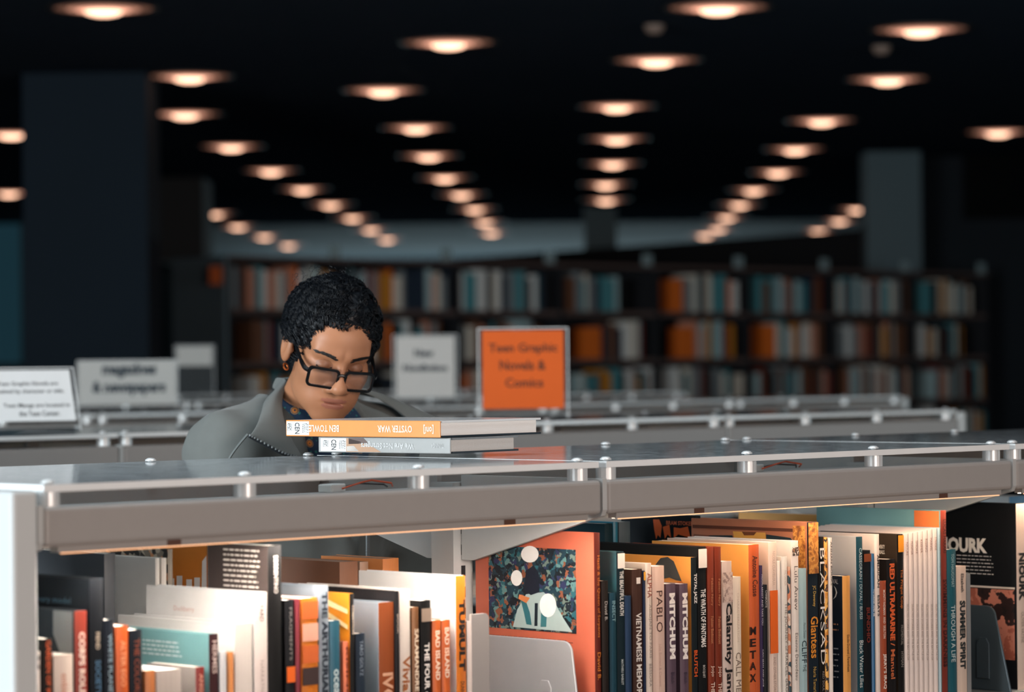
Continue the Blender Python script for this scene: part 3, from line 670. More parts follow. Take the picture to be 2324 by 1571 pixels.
fbook(2133.5, 2147, 1160, '#7c2f20', 'tall album with brick red spine and teal and orange cover', cover='#6f9fa3', depth=0.262, hard=True,
      texts=[('LUCAS HARARI', 1180, 1256, '#3a130d', 0.5, 0.02), ('SWIMMING IN DARKNESS', 1316, 1515, '#3a130d', 0.6, 0.02)],
      prints=[quad_print(2075, 1157, 2133, 1300, mat('#d8743a', 0.45, coat=0.25), 'cover_print')])
fbook(2148, 2169, 1249, '#14505c', 'deep teal paperback with thin white capitals', depth=0.175,
      texts=[('TOM HAUGOMAT', 1258, 1334, '#9fb5b6', 0.3, 0.0), ('THROUGH A LIFE', 1375, 1504, '#c5d2d1', 0.45, 0.0)])
fbook(2169.5, 2192, 1287, '#cdb9aa', 'beige paperback with playful bold dark capitals', depth=0.16, pages=PAGES_W,
      texts=[('Elizabeth', 1303, 1345, '#2a2726', 0.3, 0.02), ('SUMMER SPIRIT', 1364, 1520, '#1f2526', 0.55, 0.05)])
fbook(2305, 2326, 1145, '#d2c0b2', 'worn black covered album with huge white title behind the dark bookend', cover='#101317', depth=0.236, hard=True,
      texts=[('NIOURK', 1256, 1364, '#23211f', 0.7, 0.05), ('OLIVIER VATINE', 1390, 1460, '#8a7b70', 0.35, 0.0)],
      prints=[text_print('NIOURK', 2122, 1223, 2241, 1252, '#efece6', 0.05), line_print(2172, 1260, 2256, 1312, 6, '#d9d6d2', 0.22, 12),
              quad_print(2180, 1334, 2304, 1500, cells('tree_landscape', ['#a45b48', '#c07a66', '#2a1a18', '#14100f'], 26, 0.5, 'NOISE'), 'cover_art'),
              quad_print(2180, 1332, 2304, 1334.5, mat('#d9d0c6', 0.5), 'cover_rule', 0.0012)])

# ---- left hand section ------------------------------------------------
fbook(56, 67, 1390, '#7fa0ab', 'thin pale blue paperback beside the white end panel', depth=0.15, texts=[('RETURN TO THE SEA', 1440, 1590, '#1d3a48', 0.5, 0.02)])
fbook(69, 91, 1481, '#cfc3ba', 'short off-white paperback with dark handwritten title', depth=0.11, texts=[('Mooni', 1490, 1600, '#1d1c1c', 0.6, 0.04)])
fbook(95, 119, 1452, '#15110f', 'black paperback with orange lettering between two pale books', depth=0.11, texts=[('GARDEN OF MEN', 1455, 1600, '#c9572c', 0.5, 0.02)])
fbook(121, 166, 1489, '#d5c5b8', 'thick short cream book with a rose emblem', depth=0.11, texts=[('emblem', 1530, 1590, '#b5603a', 0.35, 0)])
fbook(168, 197, 1389, '#8c3223', 'brick red hardcover with white script on the spine', cover='#2b3238', depth=0.20, hard=True,
      texts=[('CORPS ROLES', 1435, 1590, '#ecd9cc', 0.5, 0.04)], prints=[poly_print([(122, 1382), (166, 1386), (166, 1490), (140, 1490), (122, 1440)], mat('#8f9293', 0.5), 'cover_art')])
fbook(202, 234, 1316, '#0c1117', 'wide black hardcover with a worn head and blue patch', cover='#0d1319', depth=0.245, hard=True,
      texts=[('FIEND', 1436, 1475, '#b9a894', 0.3, 0.02), ('SOCIETY', 1500, 1580, '#4c7390', 0.4, 0.02)], prints=[text_print('the very model', 60, 1358, 162, 1368, '#3b5a6b')])
fbook(236, 258, 1409, '#101822', 'short black paperback with pale blue lettering', depth=0.13, texts=[('WHITE PLANET', 1440, 1585, '#8fa6b0', 0.45, 0.02)])
fbook(262, 291, 1423, '#c4571f', 'short bright orange paperback between two black ones', depth=0.13, pages=PAGES_W, texts=[('ALTER EGO', 1455, 1560, '#e8a27a', 0.4, 0.02)])
fbook(293, 322, 1432, '#111821', 'short navy-black paperback with rust lettering', depth=0.13, texts=[('THE COLORS', 1450, 1580, '#7c3a22', 0.45, 0.02)])
fbook(329, 352, 1524, '#b8703f', 'low ochre paperback below the teal cover', depth=0.08)
fbook(354, 412, 1524, '#b5aca4', 'low thick greige book below the teal cover', depth=0.08, pages=PAGES_W)
fbook(443, 464, 1516, '#7c231d', 'low dark red paperback below the teal cover', depth=0.1, cover='#a09a96', texts=[('ANGELS', 1530, 1600, '#d9a48e', 0.4, 0.02)])
fbook(473, 495, 1441, '#3a1f22', 'teal covered hardcover with a maroon spine', cover='#6fa0a4', depth=0.20, hard=True,
      texts=[('HERMES', 1455, 1530, '#c9b4ac', 0.5, 0.02)], prints=[line_print(325, 1452, 418, 1500, 4, '#d5e4e4', 0.3, 15)])
fbook(498, 514, 1480, '#c9ccce', 'slim pale grey paperback with a white cover', depth=0.10, pages=PAGES_W)
fbook(516, 530, 1482, '#c98249', 'slim tan paperback beside the pale grey one', depth=0.10, pages=PAGES_W)
fbook(532, 572, 1418, '#d8d0c8', 'thick white hardcover with a wide pale top', cover='#e0dedb', depth=0.245, hard=True, pages=PAGES_W)
fbook(575, 606, 1347, '#e2d6cf', 'big white hardcover with a small ink sketch on its spine', cover='#e9e7e4', depth=0.225, hard=True, pages=PAGES_W,
      texts=[('YARD', 1372, 1412, '#5a4642', 0.3, 0.02), ('NARRATIVE', 1500, 1580, '#a08f88', 0.25, 0.0)], prints=[text_print('Duckberry', 396, 1379, 442, 1390, '#cfa9a0')])
fbook(607, 638, 1240, '#0f0f10', 'tall black paperback with rows of white text on its cover', cover='#3a3230', depth=0.125,
      texts=[('SORRENTINO', 1262, 1348, '#c3bdb6', 0.3, 0.02)], prints=[line_print(508, 1246, 592, 1345, 8, '#d9d2ca', 0.3, 21)])
fbook(646, 667, 1364, '#111216', 'black paperback with an orange tag near its foot', depth=0.13, pages=PAGES_W, texts=[('FRAGMENTS', 1380, 1500, '#8f8a85', 0.3, 0)], prints=[spine_block(1514, 1550, '#e2641a')])
fbook(669, 681, 1362, '#7d2a35', 'slim maroon paperback beside the orange chequered book', depth=0.14)
fbook(682, 720, 1360, '#d97a1f', 'thick orange book with chequered colour blocks', depth=0.14, pages=PAGES_W,
      prints=[spine_block(1366 + i * 50, 1406 + i * 50, ('#c8602c', '#d9a08a', '#c8602c', '#3b2b2a')[i]) for i in range(4)])
fbook(722, 745, 1332, '#8f9ba5', 'grey-blue hardcover with bold dark capitals', depth=0.19, hard=True, texts=[('THE ARTHURIAN', 1345, 1590, '#1c2733', 0.6, 0.05)])
fbook(747, 771, 1411, '#205668', 'short two-tone teal paperback with pale script', depth=0.13, texts=[('ocean', 1520, 1590, '#c9dadb', 0.5, 0.02)])
fbook(778, 790, 1458, '#cf7050', 'short salmon paperback beside the orange rayed cover', depth=0.10, texts=[('RISING', 1470, 1590, '#5e2015', 0.4, 0.02)])
fbook(792, 803, 1349, '#151414', 'thin black paperback with an orange rayed cover', cover='#e08a1e', depth=0.155,
      texts=[('COMMOTION', 1375, 1440, '#d9c9b5', 0.4, 0.02)], prints=[poly_print([(746, 1362), (790, 1385), (790, 1395), (746, 1376)], mat('#f0d9a8', 0.5), 'cover_art'), poly_print([(746, 1390), (790, 1420), (790, 1430), (746, 1402)], mat('#f0d9a8', 0.5), 'cover_art')])
fbook(806, 828, 1440, '#1a2633', 'navy paperback in front of the silver-blue cover', depth=0.08, texts=[('TARO GOLTZ', 1455, 1535, '#8d9aa6', 0.35, 0.0)])
fbook(858, 893, 1370, '#86411b', 'chestnut brown hardcover with a silver-blue cover', cover='#7f8d98', depth=0.18, hard=True, pages=PAGES_W, texts=[('IVO', 1528, 1600, '#cf9f82', 0.7, 0.03)])
fbook(894, 905, 1343, '#141316', 'thin black paperback beside the chestnut hardcover', depth=0.18, texts=[('BOOK', 1395, 1440, '#b9a89a', 0.4, 0.02)])
fbook(905.5, 930, 1340, '#d3c9bf', 'white album with brown brush script', depth=0.21, hard=True, pages=PAGES_W, texts=[('Vivian', 1490, 1590, '#9a5a2e', 0.7, 0.03)])
fbook(934, 950, 1380, '#6b4526', 'brown paperback with cream capitals and a round emblem', depth=0.14, texts=[('SALAMANDRE', 1428, 1570, '#e3d3bd', 0.6, 0.03)])
fbook(953, 977, 1365, '#0e0e0f', 'black paperback with white handwritten capitals', depth=0.15, texts=[('THE FOUR of', 1460, 1590, '#efe9e2', 0.5, 0.03)], prints=[spine_block(1382, 1412, '#8d7b6c')])
fbook(980, 1000, 1410, '#c45e26', 'orange paperback with pale capitals beside the black handwritten one', depth=0.13, pages=PAGES_W, texts=[('BAD ISLAND', 1432, 1545, '#f0d8c2', 0.55, 0.04)])
fbook(1001, 1021, 1410, '#c95f24', 'orange paperback with pale capitals beside the tall white covered album', depth=0.13, pages=PAGES_W, texts=[('BAD ISLAND', 1425, 1540, '#f0d8c2', 0.55, 0.04)])
fbook(1033, 1056, 1309, '#d9771f', 'tall white covered album with orange spine and black capitals', cover='#eceae6', depth=0.20, hard=True, pages=PAGES_W,
      texts=[('TUMULT', 1362, 1525, '#1a1412', 0.62, 0.05), ('DUNNING', 1548, 1590, '#4a2a12', 0.4, 0.02)])

# ---- books on the aisle side of the front row (seen over the front ones) --------
def bbook(x0, x1, yt, spine, label, cover=None, depth=0.17, **kw):
    pf = PM + 0.05
    s0, z = front(x0, yt, pf); s1, _ = front(x1, yt, pf)
    return make_book(s0, s1, pf, depth, z, spine, cover, label, group='books on the aisle side of the front row', **kw)
bbook(236, 262, 1258, '#4b5056', 'dark grey book on the aisle side near the end panel', depth=0.16)
bbook(352, 362, 1268, '#e6e2dc', 'white topped paperback on the aisle side by the patterned comic', depth=0.22, pages=PAGES_W)
bbook(366, 378, 1268, '#dcd6ce', 'second white topped paperback on the aisle side by the patterned comic', depth=0.22, pages=PAGES_W)
bbook(380, 392, 1248, '#8d8478', 'patterned comic with a black and cream speckled cover', depth=0.2, cover_mat=cells('comic_speckle', ['#1c1a1a', '#b9ab98', '#7d7468', '#c98a5e', '#2a2624'], 120, 0.5))
bbook(470, 482, 1240, '#e8e4de', 'orange covered comic with white drips on the aisle side', cover='#dd8634', depth=0.16, pages=PAGES_W, prints=[poly_print([(x_, 1308 + d_), (x_ + 13, 1308 + d_), (x_ + 13, 1345 + d_), (x_ + 7, 1358 + d_), (x_, 1345 + d_)], WHITE, 'drip') for x_, d_ in ((384, 6), (402, 0), (424, 8), (442, 4))] + [poly_print([(460, 1275), (471, 1262), (471, 1360), (458, 1360)], WHITE, 'drip')])
bbook(484, 498, 1240, '#d9782b', 'slim orange paperback beside the dripping orange comic', depth=0.16)
bbook(770, 812, 1277, '#8a5f48', 'thick brown-paged magazine on the aisle side below the reader', depth=0.2, pages=PAGES_B)
bbook(816, 836, 1277, '#a8846c', 'thin brown-paged magazine on the aisle side below the reader', depth=0.2, pages=PAGES_B)
bbook(868, 905, 1270, '#cf7f46', 'apricot covered paperback on the aisle side below the reader', cover='#dd8c50', depth=0.14, pages=PAGES_B)
bbook(1372, 1390, 1190, '#16323a', 'dark teal book on the aisle side beside the joint', depth=0.2)
bbook(1391, 1402, 1186, '#1d7a94', 'bright cyan book on the aisle side beside the joint', depth=0.12)
bbook(1404, 1430, 1186, '#54646a', 'slate grey book on the aisle side beside the joint', depth=0.12)
bbook(1578, 1590, 1172, '#161b20', 'black horror album with dripping orange letters on the aisle side', cover='#171d22', depth=0.17,
      prints=[text_print('BRAM STOKER\'S', 1513, 1185, 1580, 1192, '#cf6a45', 0.02),
              poly_print([(1483, 1180), (1497, 1180), (1503, 1195), (1500, 1222), (1494, 1215), (1490, 1225), (1486, 1205)], mat('#dc6430', 0.5), 'drip_lettering'),
              poly_print([(1505, 1197), (1520, 1192), (1524, 1222), (1516, 1214), (1510, 1224)], mat('#dc6430', 0.5), 'drip_lettering'),
              poly_print([(1530, 1198), (1545, 1200), (1562, 1196), (1568, 1222), (1540, 1214), (1530, 1222)], mat('#dc6430', 0.5), 'drip_lettering')])
bbook(1854, 1868, 1170, '#d9a15a', 'apricot album with a pale top on the aisle side', cover='#dfa55c', depth=0.18)
bbook(1869, 1877, 1170, '#8a6a4a', 'thin spotted booklet beside the apricot album on the aisle side', depth=0.18)
bbook(2290, 2330, 1128, '#4f8fc0', 'bright blue and white book on the aisle side behind the worn black album', cover='#cfe0ea', depth=0.16)

# ---- bookends ----------------------------------------------------------
def bookend(xf, xb, yt, h, label, slope=0.02, foot=0.10):
    pf = 0.05
    s, z = front(xf, yt, pf); s -= 0.0
    pb_, _ = side(xb, yt, s)
    r = empty('bookend', sp(s, pf, Z_SH), RZ); tag(r, label, 'bookend', 'metal bookends')
    d = pb_ - pf; hh = z - Z_SH
    pts = [(d, 0), (-slope, 0)]
    R_ = 0.018
    for i in range(6):
        a = math.radians(180 - 90 * i / 5); pts.append((R_ + R_ * math.cos(a), hh - R_ + R_ * math.sin(a)))
    pts += [(d, hh)]
    m = mat(h, 0.35, 0.35, 0.05, 30)
    b = MB(); b.prism(pts, 0, -0.004, 0.0); b.build('plate', m, r, bevel=0.0012)
    q = [(d * 0.22 + (y if False else 0) + a, b_) for a, b_ in [(0.0, 0.02), (0.0, hh * 0.55), (0.006, hh * 0.62), (0.02, hh * 0.62), (0.026, hh * 0.55), (0.026, 0.02)]]
    b = MB(); b.prism(q, 0, -0.0065, -0.0040); b.build('embossed_loop', m, r, bevel=0.001)
    b = MB(); b.box(-foot, 0.0, 0.0, d, 0.0007, 0.0022); b.build('foot', m, r)
    return r
bookend(1302, 1097, 1456, '#b3b5b8', 'pale grey metal bookend against the illustrated orange-red hardcover')
bookend(2262, 2200, 1376, '#46545c', 'dark grey metal bookend against the worn black album', 0.03, 0.004)
# side flanges of the shelf at the joint and the thin plate by the beige paperback
s_, z_ = front(1057, 1396, 0.03); s2, _ = front(1097, 1396, 0.03)
b = MB(); b.prism(rounded(s2 - s_, z_ - Z_SH, 0.008, 4, 0, 0, (1, 0, 0, 0)), 1, 0, 0.004)
r = empty('shelf_divider', sp(s_ + 0.006, 0.025, Z_SH + 0.0005), RZ)
b.build('front_plate', STEEL, r)
b = MB(); b.box(0.0, 0.003, 0.004, 0.2, 0, z_ - Z_SH - 0.01); b.build('side_plate', STEEL, r)
tag(r, 'beige metal divider plate beside the tall orange spined album', 'divider')
s_, z_ = front(2193, 1302, 0.045); s2, _ = front(2202, 1302, 0.045)
r = empty('shelf_divider', sp(s_, 0.045, Z_SH + 0.0005), RZ)
b = MB(); b.prism(rounded(s2 - s_, z_ - Z_SH, 0.004, 4, 0, 0, (1, 1, 0, 0)), 1, 0, 0.15); b.build('plate', mat('#7d8082', 0.45), r)
tag(r, 'grey divider plate beside the beige paperback with playful capitals', 'divider')

# ---- two books lying on the clear top ------------------------------------
def lying_book(cx, cy, zb, ang, L, Wd, th, spine, top, bottom, pages, label, texts, stick, hc_edge, hard=True):
    """corner nearest the viewer at (cx, cy); spine runs away to the left, short side away to the right"""
    r = empty('book', (cx, cy, zb), 0); tag(r, label, 'book', 'books lying on the clear top')
    # local axes: x along the spine (towards the left, receding), y along the short side
    X = Vector((-math.cos(ang), math.sin(ang), 0)); Y = Vector((math.sin(ang), math.cos(ang), 0))
    Pt = lambda a, b, z: tuple(X * a + Y * b + Vector((0, 0, z)))
    def bx(mb, a0, a1, b0, b1, z0, z1, m=0):
        mb.add([Pt(a0, b0, z0), Pt(a1, b0, z0), Pt(a1, b1, z0), Pt(a0, b1, z0), Pt(a0, b0, z1), Pt(a1, b0, z1), Pt(a1, b1, z1), Pt(a0, b1, z1)],
               [(0, 1, 2, 3), (4, 7, 6, 5), (0, 4, 5, 1), (1, 5, 6, 2), (2, 6, 7, 3), (3, 7, 4, 0)], m)
    t = 0.003
    mb = MB(); bx(mb, 0, L, 0, t, 0, th); mb.build('spine', mat(spine, 0.3, coat=0.4), r, bevel=0.0012)
    mb = MB(); bx(mb, 0, L, t + 0.002, Wd, th - t, th); mb.build('front_board', mat(top, 0.25, coat=0.6), r)
    mb = MB(); bx(mb, 0, L, t + 0.002, Wd, 0, t); mb.build('back_board', mat(bottom, 0.3, coat=0.4), r)
    mb = MB(); bx(mb, 0.005, L - 0.005, t, Wd - 0.006, t, th - t); mb.build('pages', pages, r)
    for (tx, a0, a1, hf, hc, bold) in texts:           # upside down on the spine: reads from right to left in view, glyph tops down
        mb = MB(); hh = th * hf
        put_text(mb, tx, Pt(a0, -0.0006, th / 2 + hh / 2), X, (0, 0, -1), a1 - a0, hh, 0, bold); mb.build('lettering', mat(hc, 0.5), r)
    a0, a1 = stick
    mb = MB(); mb.add([Pt(a0, -0.0004, 0.002), Pt(a1, -0.0004, 0.002), Pt(a1, -0.0004, th - 0.002), Pt(a0, -0.0004, th - 0.002)], [(0, 1, 2, 3)])
    st = mb.build('spine_label', mat('#e8e8e6', 0.5), r)
    mb = MB(); hh = 0.010
    put_text(mb, 'CEN', Pt(a0 + 0.030, -0.0009, th - 0.004), (0, 0, -1), -X, th - 0.008, hh, 0, 0.01)
    for i in range(4):
        put_text(mb, ('TEEN', 'GRAPHIC', 'FIC', '2021')[i], Pt(a0 + 0.014 - i * 0.0035, -0.0009, th - 0.005), (0, 0, -1), -X, th - 0.011, 0.0022, 0, 0.0)
        put_text(mb, ('TOWLE', 'SEA', 'PL')[i % 3], Pt(a0 + 0.0385 + i * 0.0028, -0.0009, th - 0.005), (0, 0, -1), -X, th - 0.014, 0.0022, 0, 0.0)
    mb.build('label_lettering', mat('#2b2c2e', 0.5), st)
    return r
def spine_patch(r, ang, th, pts, h):
    X = Vector((-math.cos(ang), math.sin(ang), 0)); Y = Vector((math.sin(ang), math.cos(ang), 0))
    mb = MB(); mb.add([tuple(X * a - Y * 0.0003 + Vector((0, 0, th * v))) for a, v in pts], [tuple(range(len(pts)))]); mb.build('spine_picture', mat(h, 0.5), r)
lowc = level(1022, 1041, Z_AC1)
for_p = (lowc - Vector((OX, OY, 0))).dot(PV)
low_b = lying_book(lowc.x, lowc.y, Z_AC1 + 0.0071, math.radians(37), 0.262, 0.172, 0.024, '#9b9c9a', '#7e8284', '#20262c', mat('#cfccc8', 0.8, 0, 0.2, 900),
           'grey hardcover lying under the orange one on the clear top', [('We Are Not Strangers', 0.070, 0.175, 0.5, '#c8c9c8', 0.02), ('TUININGA', 0.012, 0.036, 0.3, '#c4c5c4', 0.02)], (0.205, 0.257), '#20262c')
for pts, h in (([(0.135, 0.05), (0.205, 0.05), (0.205, 0.95), (0.175, 0.7), (0.15, 0.35)], '#b08a6c'), ([(0.16, 0.6), (0.20, 0.55), (0.20, 0.95), (0.17, 0.95)], '#5d4a44'), ([(0.18, 0.1), (0.204, 0.1), (0.204, 0.4), (0.19, 0.45)], '#c9c2ba')):
    spine_patch(low_b, math.radians(37), 0.024, pts, h)
topc = at_depth(999, 1007, lowc.y)
lying_book(topc.x, topc.y - 0.01, Z_AC1 + 0.0318, math.radians(39), 0.318, 0.245, 0.0255, '#dd8e48', '#e6e9ea', '#1b242c', mat('#f3f0ec', 0.8, 0, 0.06, 900),
           'orange spined hardcover lying on top of the grey book', [('OYSTER WAR', 0.055, 0.125, 0.42, '#f2dcc4', 0.02), ('BEN TOWLE', 0.205, 0.268, 0.42, '#f2dcc4', 0.02), ('[oni]', 0.012, 0.032, 0.55, '#f2dcc4', 0.02)], (0.268, 0.316), '#1b242c')

# ================================================================== SIGNS ON THE SHELVES BEHIND
SIGN_CLEAR = clear('sign_acrylic', (0.96, 0.97, 0.97), 0.05, 0.03)
def stand_sign(x0, x1, yt, yb, p, paper, label, lines, ink, zbase=Z_AC1, tilt=0.0, yaw=None, inset=0.05, name='sign_holder', bold=0.02, pz=0.0):
    """sheet in a clear stand; its foot rests on the clear top, depth from the row it stands on"""
    xm = (x0 + x1) / 2
    s, _ = front(xm, yb, p); root = sp(s, p, zbase + 0.0065)
    Y = root.y; pxm = FPX / Y
    wd, ht = (x1 - x0) / pxm / math.cos(yaw or 0.0), (at_depth(xm, yt, Y).z - zbase - 0.0065)
    r = empty(name, root, 0.0 if yaw is None else yaw); tag(r, label, 'sign')
    b = MB(); dy = math.tan(tilt) * ht
    def bent(mb, xa, xb, za, zb, off, th):
        ya, yb_ = dy * za / ht + off, dy * zb / ht + off
        mb.add([(xa, ya, za), (xb, ya, za), (xb, yb_, zb), (xa, yb_, zb), (xa, ya + th, za), (xb, ya + th, za), (xb, yb_ + th, zb), (xa, yb_ + th, zb)],
               [(0, 1, 2, 3), (7, 6, 5, 4), (0, 4, 5, 1), (1, 5, 6, 2), (2, 6, 7, 3), (3, 7, 4, 0)])
    bent(b, -wd / 2, wd / 2, 0, ht, 0, 0.003); b.box(-wd / 2, wd / 2, 0.0, 0.075, 0, 0.003)
    b.build('stand', SIGN_CLEAR, r)
    b = MB()
    for xe in (-wd / 2, wd / 2 - 0.002): bent(b, xe, xe + 0.002, 0, ht, -0.0005, 0.004)
    bent(b, -wd / 2, wd / 2, ht - 0.002, ht, -0.0005, 0.004); b.build('stand_edge', ACRYL_EDGE, r)
    i = wd * inset
    b = MB(); bent(b, -wd / 2 + i, wd / 2 - i, max(i + 0.012, pz * ht), ht - i * 0.6, -0.0016, 0.001); pp = b.build('paper', mat(paper, 0.7, 0, 0.04, 20), r)
    for (t, u0, u1, v0, v1) in lines:
        b = MB()
        z0 = ht * (1 - v1); z1 = ht * (1 - v0)
        o = Vector((-wd / 2 + u0 * wd, dy * z0 / ht - 0.0024, z0)); yd = Vector((0, dy * (z1 - z0) / ht, z1 - z0)); Lh = yd.length
        put_text(b, t, o, (1, 0, 0), yd.normalized(), (u1 - u0) * wd, Lh, 0, bold)
        b.build('lettering', mat(ink, 0.6), pp)
    return r
R2, R3, R4 = 2.268, 4.54, 6.81
stand_sign(1086, 1291, 744, 955, R2 + 0.12, '#dd5d0a', 'bright orange sign in a clear stand on the shelf behind the reader',
           [('Teen Graphic', 0.12, 0.88, 0.17, 0.30), ('Novels &', 0.24, 0.75, 0.36, 0.47), ('Comics', 0.30, 0.72, 0.555, 0.66)], '#4a2308', yaw=0.06)
stand_sign(893, 1040, 760, 928, R3 + 0.2, '#c9c6c1', 'pale upright sign with two lines of bold dark lettering',
           [('New', 0.33, 0.63, 0.21, 0.32), ('Nonfiction', 0.15, 0.84, 0.43, 0.53)], '#23323c', yaw=0.0, bold=0.05)
stand_sign(-12, 178, 834, 984, R2 + 0.10, '#f7f9f9', 'white notice in a tilted clear stand with four lines of small text',
           [('Teen Graphic Novels are', 0.13, 0.80, 0.22, 0.30), ('shelved by character or title.', 0.10, 0.86, 0.34, 0.42), ('Teen Manga are located in', 0.17, 0.90, 0.56, 0.64), ('the Teen Center.', 0.33, 0.78, 0.68, 0.76)], '#555a5e', tilt=0.34, yaw=0.5, bold=0.01)
stand_sign(176, 403, 818, 915, R3 + 0.3, '#b9b9b5', 'wide grey sign with two lines of dark lettering',
           [('magazines', 0.25, 0.79, 0.06, 0.36), ('& newspapers', 0.15, 0.88, 0.42, 0.72)], '#23323c', yaw=0.05, inset=0.015, bold=0.05)
stand_sign(398, 487, 784, 900, R4 + 0.3, '#c4c3be', 'small pale sign standing beyond the wide grey sign', [], '#b4b3ae', yaw=0.05, pz=0.62)

# ================================================================== TALL BOOKCASE
BK_S, BK_P, NB, BW = 9.57, 11.15, 8, 0.95
DKWOOD = mat('#1a1b1f', 0.6, 0, 0.15, 8); EDGE = mat('#5b4a45', 0.6, 0, 0.1, 10); ENDP = mat('#6f828b', 0.6, 0, 0.08, 3)
SHZ = [0.25, 0.57, 0.89, 1.21, 1.53, 1.85]
TOPZ = 2.14
for i in range(NB):
    r = empty('bookcase', sp(BK_S + i * BW, BK_P), RZ)
    tag(r, 'tall dark bookcase with grey end panel beside the small pale sign' if i == 0 else 'tall dark bookcase bay, ' + NTH[i] + ' from the grey end panel', 'bookcase', None if i == 0 else 'bays of the long tall bookcase')
    for q in ((0.0, 0.03), (BW - 0.03, BW - 0.001)) if i == NB - 1 else ((0.0, 0.03),):
        b = MB(); b.box(q[0], q[1], 0, 0.5, 0, TOPZ); b.build('upright', DKWOOD, r)
    b = MB(); b.box(0.03, BW - 0.001, 0.30, 0.32, 0, TOPZ); b.build('back_panel', DKWOOD, r)
    for z in SHZ:
        b = MB(); b.box(0.03, BW - 0.001, 0.006, 0.30, z - 0.035, z); b.m = [0, 0, 1, 0, 0, 0]; b.build('shelf', [DKWOOD, EDGE], r)
    b = MB(); b.box(0.0, BW - 0.001, 0.0, 0.5, TOPZ, TOPZ + 0.025); b.m = [0, 0, 1, 0, 0, 0]; b.build('top', [DKWOOD, EDGE], r)
    b = MB(); b.box(BW * 0.86, BW * 0.95, 0.0, 0.01, TOPZ + 0.025, TOPZ + 0.10); b.build('header_tab', mat('#8fa3a6', 0.5), r)
    if i == 0:
        b = MB(); b.box(-0.022, -0.001, 0.0, 0.5, 0, TOPZ + 0.02); b.build('end_panel', ENDP, r)
b = MB(); b.box(-0.10, -0.001, 0.0, 0.006, 0, 0.11)
o = b.build('range_sign', mat('#c0581e', 0.6)); o.location = sp(BK_S - 0.023, BK_P + 0.02, 1.99); o.rotation_euler = (0, 0, RZ)
tag(o, 'small orange flag sign sticking out of the bookcase end', 'sign')

PAL = [('teal', '#4f8e95'), ('pale blue', '#a9c2c4'), ('cream', '#d9cfc0'), ('orange', '#dd6a1c'), ('navy', '#1d2c3c'), ('brown', '#6d4630'), ('salmon', '#c98a72'), ('black', '#15171a'), ('white', '#dfe0dc'), ('grey', '#7f8688'), ('amber', '#c98325'), ('dark red', '#7d2f24')]
WT = {5: [4, 4, 3.5, 0.9, 2.5, 2, 2, 2.5, 2.5, 2.5, 0.7, 1.0], 4: [2.6, 2.5, 2.0, 0.9, 3, 2.5, 2, 3, 2, 2, 1.5, 1.5]}
rnd = random.Random(11)
unit = {}
def shelf_book(s, p, z, w, h, d, cname, hx, lvl, wide=False):
    key = (cname, lvl)
    if key not in unit:
        r = empty('book', (0, 0, 0), RZ)
        b = MB(); b.box(0, 1, 0, 0.06, 0, 1); b.box(0, 0.1, 0.06, 1, 0, 1); b.box(0.9, 1, 0.06, 1, 0, 1); c = b.build('cover', mat(hx, 0.6), r)
        b = MB(); b.box(0.1, 0.9, 0.06, 0.97, 0.015, 0.985); b.build('pages', PAGES, r)
        unit[key] = r
    else:
        r = copy_tree(unit[key])
    r.location = sp(s, p, z + 0.0008); r.scale = (w, d, h); r.rotation_euler = (0, 0, RZ)
    nm = {5: 'top', 4: 'second'}[lvl]
    tag(r, '%s book on the %s shelf of the long tall bookcase' % (cname, nm), 'book', '%s books on the %s shelf of the tall bookcase' % (cname, nm))
for lvl in (5, 4):
    for i in range(NB):
        s = 0.035; end = BW - 0.01
        full = {5: [0.97, 0.97, 0.95, 0.62, 0.74, 0.78, 0.98, 0.7], 4: [0.75, 0.8, 0.9, 0.6, 0.62, 0.7, 0.85, 0.6]}[lvl][i]
        gap0 = rnd.uniform(0.0, 1 - full) * BW if full < 0.9 else 0
        if gap0 > 0.02 and lvl == 4 and i in (3, 4, 5): gap0 = (1 - full) * BW * 0.8
        s += gap0; lim = min(end, s + full * BW - 0.03)
        first = True
        while s < lim:
            w = rnd.choice((0.026, 0.034, 0.042, 0.052, 0.064, 0.075)) * rnd.uniform(0.9, 1.1)
            if s + w > lim: break
            cname, hx = rnd.choices(PAL, WT[lvl])[0]
            if first and lvl == 4 and i in (3, 4, 5): cname, hx = PAL[3]; w = 0.07
            h = rnd.uniform(0.205, 0.262)
            shelf_book(BK_S + i * BW + s, BK_P + rnd.uniform(0.012, 0.03), SHZ[lvl], w, h, rnd.uniform(0.15, 0.21), cname, hx, lvl)
            s += w + 0.0012; first = False
# lower shelves: hardly visible spines, one mass
mb = MB(); mats_ = [mat(h, 0.6) for _, h in PAL]
for lvl in (3, 2):
    for i in range(NB):
        s = 0.035 + rnd.uniform(0, 0.2)
        while s < BW - 0.05:
            w = rnd.uniform(0.02, 0.05)
            if rnd.random() < 0.82:
                mb.box(BK_S + i * BW + s, BK_S + i * BW + s + w, BK_P + 0.02, BK_P + 0.2, SHZ[lvl] + 0.001, SHZ[lvl] + rnd.uniform(0.2, 0.26), rnd.choices(range(len(PAL)), WT[4])[0])
            s += w + 0.001
o = mb.build('book_rows', mats_); o.location = (OX, OY, 0); o.rotation_euler = (0, 0, RZ)
tag(o, 'dim rows of assorted books on the lower shelves of the tall bookcase', 'books', None, 'stuff')

